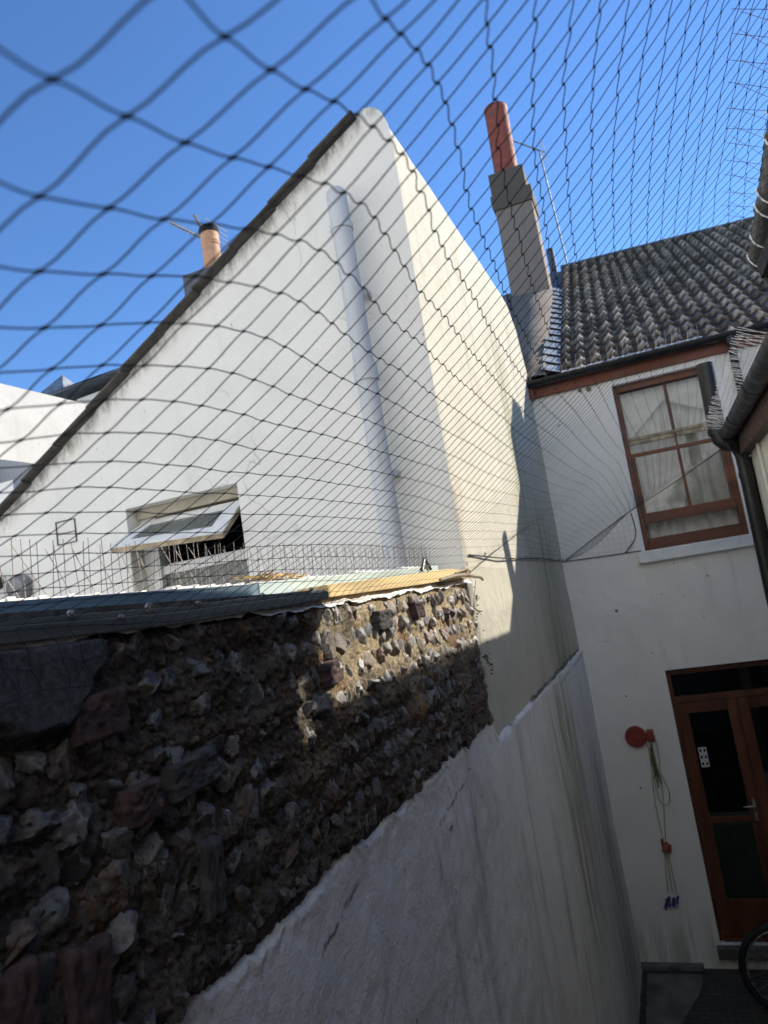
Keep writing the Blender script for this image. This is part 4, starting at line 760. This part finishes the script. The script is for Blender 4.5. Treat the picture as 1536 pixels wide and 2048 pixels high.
R_('tall_roof', tr, M['slate_stack'])
M['fasciadark'] = simple('dark_fascia', (.07, .032, .022), .6, var=.3, bump=.3); R_('fascia', MB().box(1.510, 1.580, 2.98, 5.84, .688, .844), M['fasciadark'], bevel=.004); R_('soffit', MB().box(1.36, 1.50, 1.0, 2.95, .98, 1.05), M['soot'])
def gut(name, p0, p1, rad, brk):
    g_ = gutter(p0, p1, rad, 12); p0, p1 = Vector(p0), Vector(p1)
    for t in brk:
        a = p0.lerp(p1, t); b = p0.lerp(p1, t)+(p1-p0).normalized()*.035; q_ = gutter(a+Vector((0, 0, .002)), b+Vector((0, 0, .002)), rad+.005, 12); g_.add(q_.v, q_.f)
    return R_(name, g_, M['black'], smooth='auto')
g1 = gut('gutter', (1.465, 5.81, .866), (1.465, 2.98, .866), .065, (.0, .24, .55))
g2 = gut('upper_gutter', (1.405, 3.02, 1.09), (1.325, 1.60, 1.10), .060, (.0, .30, .7))
g3 = MB(); g3.tube([(1.325, 1.60, 1.10), (1.25, -.2, 1.12)], .055, 12); R_('gutter_run', g3, M['black'], smooth=True)
# outlets, swan necks and downpipes
sn = MB(); sn.tube([(1.405, 2.97, 1.05), (1.408, 2.98, .985), (1.43, 3.0, .93), (1.445, 3.01, .88), (1.447, 3.01, .80)], [.045, .036, .034, .034, .034], 14); sn.lathe((1.445, 3.01, .86), (0, 0, 1), [(0, .034), (0, .040), (.03, .040), (.03, .034)], 16)
R_('swan_neck', sn, M['black'], smooth='auto')
sw = MB(); sw.tube([(1.401, 5.81, .894), (1.409, 5.81, .833), (1.439, 5.80, .788), (1.476, 5.80, .777), (1.507, 5.80, .749), (1.522, 5.80, .693), (1.524, 5.80, .626)], [.058, .056, .051, .049, .047, .046, .046], 16)
sw.lathe((1.401, 5.81, .878), (0, 0, 1), [(0, .058), (0, .067), (.039, .067), (.039, .058)], 20)
sw.tube([(1.465, 5.70, .827), (1.482, 5.75, .771), (1.527, 5.78, .727), (1.549, 5.79, .671)], [.056, .05, .047, .047], 14)
R_('pipe_bend', sw, M['black'], smooth='auto')
R_('vent_stub', MB().tube([(1.415, 5.81, 1.411), (1.401, 5.81, .883)], .060, 20), M['black'], smooth='auto')
dn = MB(); dn.tube([(1.524, 5.80, .648), (1.516, 5.80, -.335), (1.516, 5.80, GZ)], .045, 14); dn.lathe((1.524, 5.80, .525), (0, 0, 1), [(0, .045), (0, .051), (.045, .051), (.045, .045)], 16); dn.obox((1.575, 5.80, -.1), (.03, 0, 0), (0, .006, 0), (0, 0, .012))
R_('downpipe', dn, M['black'], smooth='auto')
dn = MB(); dn.tube([(1.558, 5.84, .671), (1.558, 5.84, GZ)], .040, 12); R_('downpipe', dn, M['black'], smooth='auto')
wp = MB(); wp.tube([(1.569, 5.31, .693), (1.569, 5.31, GZ)], .013, 10); wp2 = R_('waste_pipe', wp, M['whitegl'], smooth='auto')
cl = MB(); cl.obox((1.570, 5.31, .056), (.018, 0, 0), (0, .033, 0), (0, 0, .007)); R_('pipe_clip', cl, M['black'], wp2)
# white cable ties round the upper gutter
for k, t in enumerate((.03, .16, .33, .40, .62, .70, .86)):
    a = Vector((1.405, 3.02, 1.09)).lerp(Vector((1.325, 1.60, 1.10)), t); z_ = MB()
    z_.tube([a+Vector((math.cos(q_)*.064, 0, -math.sin(q_)*.064)) for q_ in [math.pi*(1.02+ -.45*i/8) for i in range(9)]], .0028, 6); R_('cable_tie', z_, M['clear'])
G3 = 'bird spikes along the low black gutter on the right'; s0 = None
ord4 = ['at the far end above the pipe bend', 'second from the pipe bend', 'third from the pipe bend', 'below the swan neck, at the right edge']
for k in range(4):
    p = (1.426, 5.68-k*.59, .883); lab = 'bright pale spikes on the low black gutter, '+ord4[k]
    if s0 is None: s0 = strip_thing(1, p, lab, G3, L_=.56, out=(0, -1, 0), nrm=(-.93, 0, .40), wlen=.134, mat='clear', rad=.0012, step=.022, fan=((0, 0), (.25, .2), (-.2, -.25)))
    else: copy_tree(s0, p, lab)
G4 = 'bird spikes along the high black gutter on the right'; s0 = None
for k in range(3):
    p = Vector((1.355, 2.96, 1.11))+Vector((-.0265, -.47, .003))*k; lab = 'thin spikes on the high black gutter, '+('strip nearest the tiled roof', 'middle strip of three', 'strip at the top right corner')[k]
    if s0 is None: s0 = strip_thing(1, p, lab, G4, L_=.46, out=(-.056, -1, 0), nrm=(-.85, 0, .62), wlen=.115, mat='rust', rad=.0007, step=.047, fan=((0, -.2), (.35, .3)))
    else: copy_tree(s0, p, lab)

M['darkbrick'] = simple('dark_brick', (.16, .12, .10), .9, var=.3, vscale=6, bump=.4)
# ============================================================ buildings outside the picture that shade and light the yard
ob = thing('rear_building', 'tall pale building behind the camera closing the yard, enlarged to bounce sun', 'building', (.6, -.9, GZ)); BO = (.6, -.9, GZ)
shift(MB().box(-.6, 6.5, -2.6, -2.0, GZ, 8.0), BO).build('wall', M['white'], ob)  # unseen wall, height and width set to bounce sunlight onto the facade
lb = thing('left_bounce_building', 'unseen white building added left behind the camera to bounce sun onto the gable', 'building', (-4, -2.6, GZ))
shift(MB().box(-10, -.7, -2.0, -1.6, GZ, 6.0), (-4, -2.6, GZ)).build('wall', M['white'], lb)  # added out of view so its sunlit face lights the gable
er = thing('east_wall', 'rendered wall closing the right side of the far yard', 'wall', (4.6, 6, GZ)); shift(MB().box(4.55, 4.75, 5.2, 6.99, GZ, 1.9), (4.6, 6, GZ)).build('wall', M['cream'], er)
lo = MB(); lo.box(-12, -.35, -1.6, 3.2, -1.2, -1.15); tag(lo.build('flat_roof', M['white']), 'low pale flat roof behind the flint wall', 'roof')
# far left roofs seen past the gable
fw_ = thing('far_left_building', 'bright white wall with a sloping top, beyond the low end of the gable roof', 'building', (-5, 5, -2)); FO = (-5, 5, -2)
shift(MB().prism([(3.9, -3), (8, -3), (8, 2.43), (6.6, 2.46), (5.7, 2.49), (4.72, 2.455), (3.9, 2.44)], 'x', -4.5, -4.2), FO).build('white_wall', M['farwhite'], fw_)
M['shadegrey'] = render_mat('shade_grey_render', (.30, .325, .36), amt=.3)  # shade of a white wall put into a blue-grey colour
lx = thing('shade_wall', 'added low wall, painted blue-grey for shade, at the left edge under the bright white wall', 'building', (-4.2, 4.4, -2))
shift(MB().prism([(-6, -3), (-3.4, -3), (-3.4, 1.50), (-3.63, 1.53), (-3.83, 1.64), (-4.14, 1.74), (-4.6, 1.80), (-6, 1.85)], 'y', 4.6, 4.7), (-4.2, 4.4, -2)).build('wall', M['shadegrey'], lx)
lx2 = MB(); lx2.box(-6, -3.5, 4.1, 4.55, -3, 1.37); shift(lx2, (-4.2, 4.4, -2)).build('lower_block', M['white'], lx)
py_ = thing('far_pyramid_roof', 'small grey pointed roof in the distance above the white wall', 'roof', (-7.6, 9, 2))
pm_ = MB(); pm_.add([(-8.3, 8.7, 3.9), (-7.15, 8.7, 3.9), (-7.15, 9.9, 3.9), (-8.3, 9.9, 3.9), (-7.6, 9.2, 4.58)], [(0, 1, 4), (1, 2, 4), (2, 3, 4), (3, 0, 4)]); pm_.box(-8.3, -7.15, 8.7, 9.9, 1, 3.9)
shift(pm_, (-7.6, 9, 2)).build('roof', M['flash'], py_)
dg = thing('distant_dormer', 'distant cream dormer with a dark overhanging roof just left of the gable verge', 'building', (-5.2, 7, 1))
shift(MB().prism([(-5.85, 3.20), (-4.6, 3.20+.10), (-4.6, 3.27), (-5.8, 3.26)], 'y', 6.9, 7.8), (-5.2, 7, 1)).build('roof', M['slate_stack'], dg)
shift(MB().prism([(-5.5, 1), (-4.4, 1), (-4.4, 3.22), (-5.5, 3.16)], 'y', 7.1, 7.8), (-5.2, 7, 1)).build('wall', M['cream'], dg)
# left chimney stack with pots and aerial
cs = thing('far_chimney', 'dark grey chimney stack with a buff pot behind the gable verge', 'chimney', (-2.1, 5, 1)); CO = (-2.1, 5, 1)
shift(MB().box(-2.40, -1.5, 4.98, 5.5, 1.0, 2.99), CO).build('stack', M['slate_stack'], cs, bevel=.01)
k_ = MB(); k_.lathe((-2.185, 5.14, 2.98), (0, 0, 1), [(0, .088), (.06, .082), (.27, .074), (.275, .080), (.285, .080), (.29, .074), (.30, .080), (.315, .080), (.32, .076), (.38, .078)], 24); pot_ = shift(k_, CO).build('pot', M['buff'], cs, smooth='auto')
k_ = MB(); k_.lathe((-2.185, 5.14, 3.365), (0, 0, 1), [(0, .080), (.03, .086), (.055, .074), (.065, .045)], 24); shift(k_, CO).build('cowl', M['soot'], pot_, smooth='auto')
k_ = MB(); k_.lathe((-1.93, 5.3, 2.98), (0, 0, 1), [(0, .07), (.13, .065)], 20); pot2 = shift(k_, CO).build('pot', M['terra'], cs, smooth='auto')
k_ = MB(); k_.lathe((-1.93, 5.3, 3.10), (0, 0, 1), [(0, .075), (.05, .08), (.07, .05)], 20); shift(k_, CO).build('cowl', M['soot'], pot2, smooth='auto')
yagi('television_aerial', 'many-barred television aerial beside the buff chimney pot', (-2.28, 5.35, 2.9), (-2.30, 5.35, 3.42), (-1, .1, .85), .55, 11, .09)
ex = MB(); ex.tube([(-2.34, 5.2, 3.62), (-2.27, 5.2, 3.42)], .016, 8)
tag(ex.build('aerial_bracket', M['grey_metal']), 'short pale bracket tube leaning on the buff chimney pot', 'bracket')

# ============================================================ line reel with cords
rl_ = thing('line_reel', 'round red plastic reel with hanging yellow cords on the white wall', 'line reel', (.345, 7, -1.45)); LO = (.345, 7, -1.45)
b_ = MB(); b_.lathe((.345, 6.998, -1.452), (0, -1, 0), [(0, .086), (.012, .092), (.035, .092), (.045, .085), (.046, .06), (.041, .055), (.041, .035), (.048, .03), (.050, .0)], 32); shift(b_, LO).build('reel', M['redplastic'], rl_, smooth='auto')
b_ = MB(); b_.box(.44, .50, 6.93, 6.998, -1.50, -1.40); shift(b_, LO).build('bracket', M['redplastic'], rl_, bevel=.008)
def cord(pts, n=14):
    o = []
    for i in range(len(pts)-1):
        p0 = Vector(pts[max(i-1, 0)]); p1 = Vector(pts[i]); p2 = Vector(pts[i+1]); p3 = Vector(pts[min(i+2, len(pts)-1)])
        for k in range(n):
            t = k/n; o.append(.5*((2*p1)+(p2-p0)*t+(2*p0-5*p1+4*p2-p3)*t*t+(3*p1-p0-3*p2+p3)*t**3))
    o.append(Vector(pts[-1])); return o
for pts in ([(.43, 6.96, -1.50), (.43, 6.96, -1.7), (.40, 6.965, -2.0), (.405, 6.97, -2.36)], [(.50, 6.95, -1.43), (.505, 6.95, -1.6), (.47, 6.96, -2.0), (.42, 6.97, -2.36)], [(.47, 6.94, -1.45), (.475, 6.94, -1.7), (.53, 6.95, -1.92), (.50, 6.955, -2.04), (.44, 6.96, -2.0), (.43, 6.96, -1.8)],
            [(.40, 6.97, -2.42), (.375, 6.975, -2.6), (.36, 6.975, -2.78)], [(.41, 6.97, -2.42), (.40, 6.975, -2.6), (.395, 6.975, -2.78)], [(.42, 6.97, -2.42), (.425, 6.975, -2.6), (.43, 6.975, -2.78)]):
    shift(MB().tube(cord(pts), .0042, 6), LO).build('cord', M['cord'], rl_)
k_ = MB()
for j in range(7): k_.tube(cord([(.455+random.gauss(0, .012), 6.93, -1.52+random.gauss(0, .02)), (.45+random.gauss(0, .012), 6.93, -1.66), (.47+random.gauss(0, .02), 6.93, -1.83+random.gauss(0, .03))], 6), .005, 5)
shift(k_, LO).build('tangled_cord', M['cordgreen'], rl_)
def pegs(name, label, c, cols, n, sprd):
    t = thing(name, label, 'pegs', c)
    for j in range(n):
        a = random.uniform(-.45, .45); p = Vector((random.gauss(0, sprd), -.02+random.uniform(-.02, .02), random.gauss(0, sprd*1.1))); dv = Vector((math.sin(a), 0, math.cos(a)))
        m2 = MB(); m2.obox(p, dv.cross(Vector((0, 1, 0)))*.006, (0, .005, 0), dv*.036); m2.obox(p+dv.cross(Vector((0, 1, 0)))*.012+dv*.004, dv.cross(Vector((0, 1, 0)))*.005, (0, .005, 0), (dv+Vector((.15, 0, 0))).normalized()*.034)
        m2.build('peg', M[cols[j % len(cols)]], t, bevel=.0015)
pegs('peg_bunch', 'bunch of faded pink and red clothes pegs hanging halfway down the yellow cords', (.41, 6.98, -2.40), ['pink', 'redplastic', 'pink'], 11, .022)
pegs('peg_bunch', 'blue and purple clothes pegs at the bottom ends of the yellow cords', (.392, 6.98, -2.84), ['bluepeg', 'purplepeg', 'bluepeg'], 7, .022)

# small marks and fixings on the facade
for (x, z, r_) in ((.45, 1.73, .018), (.53, 1.725, .026), (.2, 1.45, .012), (.39, -.34, .014), (.25, -.60, .007), (.62, -.75, .006), (.95, .0, .006), (1.2, -.15, .008), (1.1, -.5, .006), (.33, -1.1, .009), (.3, -1.9, .009), (.8, -.25, .005)):
    P_('wall_mark', MB().lathe((x, 7.0, z), (0, -1, 0), [(0, r_), (.003, r_*.8), (.004, 0)], 8), M['moss'])

# ============================================================ bicycle, only its front wheel in view
bi = thing('bicycle', 'bicycle parked by the glazed door, only part of its black front wheel in view', 'bicycle', (1.12, 6.3, GZ)); BIO = (1.12, 6.3, GZ)
def B_(name, mb, mat, parent=None, **k): return shift(mb, BIO).build(name, mat, parent or bi, **k)
def torus(c, R1, r1, n1=56, n2=12):
    m2 = MB(); c = Vector(c); vs = []
    for i in range(n1):
        a = 2*math.pi*i/n1; e = Vector((math.cos(a), 0, math.sin(a)))
        for j in range(n2): b = 2*math.pi*j/n2; vs.append(c+e*(R1+r1*math.cos(b))+Vector((0, 1, 0))*r1*math.sin(b))
    fs = [(i*n2+j, i*n2+(j+1) % n2, ((i+1) % n1)*n2+(j+1) % n2, ((i+1) % n1)*n2+j) for i in range(n1) for j in range(n2)]
    m2.add(vs, fs); return m2
for i, cx in enumerate((1.135, 2.17)):
    c = (cx, 6.3, GZ+.338); ty = torus(c, .312, .026); wh = B_('wheel', ty, M['rubber'], smooth=True)
    B_('rim', torus(c, .280, .010, 56, 8), M['steel'], wh, smooth=True)
    s_ = MB(); s_.tube([(cx, 6.26, c[2]), (cx, 6.34, c[2])], .022, 14)
    for k in range(32):
        a = 2*math.pi*k/32; s_.tube([(cx+.02*math.cos(a+.9*(-1)**k), 6.3+(.025 if k % 2 else -.025), c[2]+.02*math.sin(a+.9*(-1)**k)), (cx+.278*math.cos(a), 6.3, c[2]+.278*math.sin(a))], .0012, 4)
    B_('spokes', s_, M['steel'], wh)
fb = MB(); hz = GZ+.338
fb.tube([(1.31, 6.3, GZ+.86), (1.34, 6.3, GZ+.72), (1.63, 6.3, GZ+.30)], .018, 10); fb.tube([(1.33, 6.3, GZ+.80), (1.80, 6.3, GZ+.82)], .016, 10); fb.tube([(1.63, 6.3, GZ+.30), (1.78, 6.3, GZ+.93)], .016, 10)
for s_ in (-.05, .05): fb.tube([(1.63, 6.3+s_*.6, GZ+.30), (2.15, 6.3+s_, hz)], .010, 8); fb.tube([(1.78, 6.3+s_*.4, GZ+.82), (2.15, 6.3+s_, hz)], .009, 8)
B_('frame', fb, M['black'], smooth='auto')
fk = MB(); [fk.tube([(1.34, 6.3+s_*.6, GZ+.72), (1.20, 6.3+s_, GZ+.42), (1.118, 6.3+s_, hz)], .011, 8) for s_ in (-.055, .055)]; B_('fork', fk, M['black'], smooth='auto')
hb = MB(); hb.tube([(1.31, 6.3, GZ+.86), (1.29, 6.3, GZ+.98)], .014, 8); hb.tube([(1.40, 6.02, GZ+1.02), (1.29, 6.15, GZ+1.0), (1.29, 6.45, GZ+1.0), (1.40, 6.58, GZ+1.02)], .012, 8); B_('handlebar', hb, M['black'], smooth='auto')
sa = MB(); sa.obox((1.80, 6.3, GZ+.96), (.12, 0, 0), (0, .06, 0), (0, 0, .022)); B_('saddle', sa, M['black'], bevel=.018)
ck = MB(); ck.lathe((1.63, 6.27, GZ+.30), (0, -1, 0), [(0, .09), (.006, .09)], 28); ck.tube([(1.63, 6.24, GZ+.30), (1.72, 6.24, GZ+.16)], .01, 8); ck.obox((1.73, 6.2, GZ+.155), (.045, 0, 0), (0, .035, 0), (0, 0, .01)); B_('crank', ck, M['steel'])

# ============================================================ bird net: knotted 50 mm mesh, hung from the wall top to the gutters
A0, B0_, ST = -8, -20, 4
CT = np.array(NET, float).reshape(len(NET), -1, 3)/1000
def basis(t, n, lo):
    s_ = (t-lo)/ST; i = np.clip(np.floor(s_).astype(int), 0, n-4); x = s_-i
    w_ = np.stack([(1-x)**3/6, (3*x**3-6*x**2+4)/6, (-3*x**3+3*x**2+3*x+1)/6, x**3/6], -1); Bm = np.zeros((len(t), n))
    for k in range(4): Bm[np.arange(len(t)), i+k] = w_[:, k]
    return Bm
aa = np.arange(-8, 157); bb = np.arange(-18, 18)
ND = np.einsum('ia,jb,abk->ijk', basis(aa.astype(float), CT.shape[0], A0), basis(bb.astype(float), CT.shape[1], B0_), CT)
nr = np.random.default_rng(5)
ND += nr.normal(0, .0005, ND.shape)
far_ = np.clip((aa-40)/60, 0, 1)[:, None]
ND[..., 2] += far_*.012*np.sin(bb[None]*.9+aa[:, None]*.05)*0
ND[:, -1, 0] = np.maximum(ND[:, -1, 0], .040); 
da = np.gradient(ND, axis=0); db = -np.gradient(ND, axis=1)     # along the yard; up and to the right
hand = nr.uniform(.7, 1.2, ND.shape[:2])[..., None]; kink = (.12+.34*np.clip((aa-3)/5, 0, 1)[:, None]*np.clip((4-bb)/3, 0, 1)[None])[..., None]
kb = (.14+.26*np.clip((9-aa)/9, 0, 1))[:, None, None]
TA = da*.8+db*kink*hand; TB = db*.9+da*kb*hand
net = thing('bird_net', 'black knotted anti-pigeon net stretched over the yard from the wall top to the gutters', 'net', (.8, 2, .3))
NO = np.array([.8, 2, .3])
def tubes(polys, rads):
    vs = []; fs = []; off = 0
    for P, r_ in zip(polys, rads):
        m_ = len(P); T = np.gradient(P, axis=0); T /= np.linalg.norm(T, axis=1)[:, None]+1e-9
        A = np.cross(T, np.array([.31, .22, .92])); A /= np.linalg.norm(A, axis=1)[:, None]+1e-9; Bn = np.cross(T, A)
        n_ = 5; ang = np.arange(n_)*2*math.pi/n_
        V = P[:, None]+(A[:, None]*np.cos(ang)[None, :, None]+Bn[:, None]*np.sin(ang)[None, :, None])*np.reshape(np.broadcast_to(r_, (m_,)), (m_, 1, 1))
        vs.append(V.reshape(-1, 3)); i = np.arange(m_-1)[:, None]*n_; k = np.arange(n_)[None]
        f = np.stack([i+k, i+(k+1) % n_, i+n_+(k+1) % n_, i+n_+k], -1).reshape(-1, 4)+off; fs.append(f); off += m_*n_
    return np.concatenate(vs), np.concatenate(fs)
def herm(P, T, n):
    t = np.arange(n)/n; h00 = 2*t**3-3*t**2+1; h10 = t**3-2*t**2+t; h01 = -2*t**3+3*t**2; h11 = t**3-t**2
    Q = P[:-1, None]*h00[None, :, None]+T[:-1, None]*h10[None, :, None]+P[1:, None]*h01[None, :, None]+T[1:, None]*h11[None, :, None]
    return np.concatenate([Q.reshape(-1, 3), P[-1:]])
def qmesh(name, V, F, mat, parent, smooth=True):
    me = bpy.data.meshes.new(name); me.vertices.add(len(V)); me.vertices.foreach_set('co', V.astype(np.float32).ravel()); nq = len(F); w_ = F.shape[1]
    me.loops.add(nq*w_); me.loops.foreach_set('vertex_index', F.astype(np.int32).ravel()); me.polygons.add(nq); me.polygons.foreach_set('loop_start', np.arange(0, nq*w_, w_, dtype=np.int32)); me.update(calc_edges=True)
    me.polygons.foreach_set('use_smooth', [smooth]*nq); me.materials.append(mat); o = bpy.data.objects.new(name, me); COL.objects.link(o); o.parent = parent; return o
polys = []; RAD = .00055
iend = [157+8 if b >= 0 else int(164+42*b/17) for b in bb]
for j in range(len(bb)): polys.append(herm(ND[:iend[j], j], TA[:iend[j], j], 6)-NO)          # strands along the yard
for i in range(len(aa)):
    j0 = next(j for j in range(len(bb)) if i < iend[j]); n_ = 5 if aa[i] < 60 else 3
    if len(bb)-j0 > 2: polys.append(herm(ND[i, j0:][::-1], TB[i, j0:][::-1], n_)-NO)
# torn rows hanging below the rail at the near end
hang = []
for k, zz_ in enumerate((.008, -.030)):
    row = ND[8:30, -1].copy(); row[:, 0] = .052+nr.normal(0, .003, len(row)); row[:, 2] = zz_+nr.normal(0, .005, len(row))-.006*np.arange(len(row))/10; row[:, 1] += .012*(k+1); hang.append(row); polys.append(herm(row, np.gradient(row, axis=0), 4)-NO)
for i in range(22): polys.append(np.stack([ND[8+i, -1], (ND[8+i, -1]+hang[0][i])/2+np.array([.008, 0, 0]), hang[0][i], (hang[0][i]+hang[1][i])/2+np.array([.004, 0, -.002]), hang[1][i]])-NO)
V, F = tubes(polys, [RAD*(1-.40*np.clip((p_[:, 1]+2-1.7)/.9, 0, 1)) for p_ in polys]); qmesh('mesh', V, F, M['twine'], net)
# knots
bmk = bmesh.new(); bmesh.ops.create_icosphere(bmk, subdivisions=1, radius=1); SK = np.array([v.co[:] for v in bmk.verts]); FK = np.array([[v.index for v in f.verts] for f in bmk.faces]); bmk.free()
ii, jj = np.nonzero(np.arange(len(aa))[:, None] < np.array(iend)[None]); 
E1 = (TA/np.linalg.norm(TA, axis=2, keepdims=True)+TB/np.linalg.norm(TB, axis=2, keepdims=True)); E1 /= np.linalg.norm(E1, axis=2, keepdims=True); E2 = np.cross(E1, np.array([0, 0, 1.])); E2 /= np.linalg.norm(E2, axis=2, keepdims=True); E3 = np.cross(E1, E2)
sc1 = nr.uniform(.0021, .003, len(ii)); KV = (ND[ii, jj][:, None]-NO+SK[None, :, :1]*E1[ii, jj][:, None]*sc1[:, None, None]+SK[None, :, 1:2]*E2[ii, jj][:, None]*.0013+SK[None, :, 2:]*E3[ii, jj][:, None]*.0013).reshape(-1, 3)
KF = (FK[None]+(np.arange(len(ii))*len(SK))[:, None, None]).reshape(-1, 3); qmesh('knots', KV, KF, M['twine'], net)
# edge ropes fixed to the walls, and the little flap under the far edge
def rope(name, pts, r_=.004): 
    o = shift(MB().tube(cord(pts, 8), r_, 7), tuple(NO)).build(name, M['twine'], net); return o
rope('edge_rope', [(.012, 3.3, .185), (.012, 4.4, .178), (.012, 5.6, .19), (.02, 6.93, .17), (.03, 6.985, .175), (.35, 6.985, .165), (.70, 6.985, .158)])
rope('edge_rope', [(.03, 6.975, .18), (.33, 6.95, .345), (.66, 6.95, .515), (1.06, 6.45, .65), (1.50, 5.76, .805)], .0035)
rope('edge_rope', [(.68, 6.96, .51), (.69, 6.98, .35), (.66, 6.985, .26), (.56, 6.985, .16)], .0045)
polys = []
for k in range(1, 13):
    x = .03+k*.05; zt2 = .18+(x-.03)*.51; polys.append(np.array([(x, 6.965, zt2), (x+.01, 6.975, (zt2+.165)/2), (x+.004, 6.985, .165)])-NO)
for k in range(1, 7):
    z_ = .165+k*.05; x0 = .03+(z_-.18)/.51; polys.append(np.array([(max(x0, .04), 6.965, z_), ((x0+.68)/2, 6.975, z_-.015), (.68, 6.975, z_-.01)])-NO)
V, F = tubes(polys, [RAD]*len(polys)); qmesh('edge_flap', V, F, M['twine'], net)
hk = MB()
for y in (3.6, 4.2, 4.8, 5.4, 6.0, 6.6, 6.9): shift(MB().tube([(0, y, .185), (.02, y, .185), (.025, y, .20)], .004, 5), tuple(NO)).build('eye_hook', M['rust'], net)
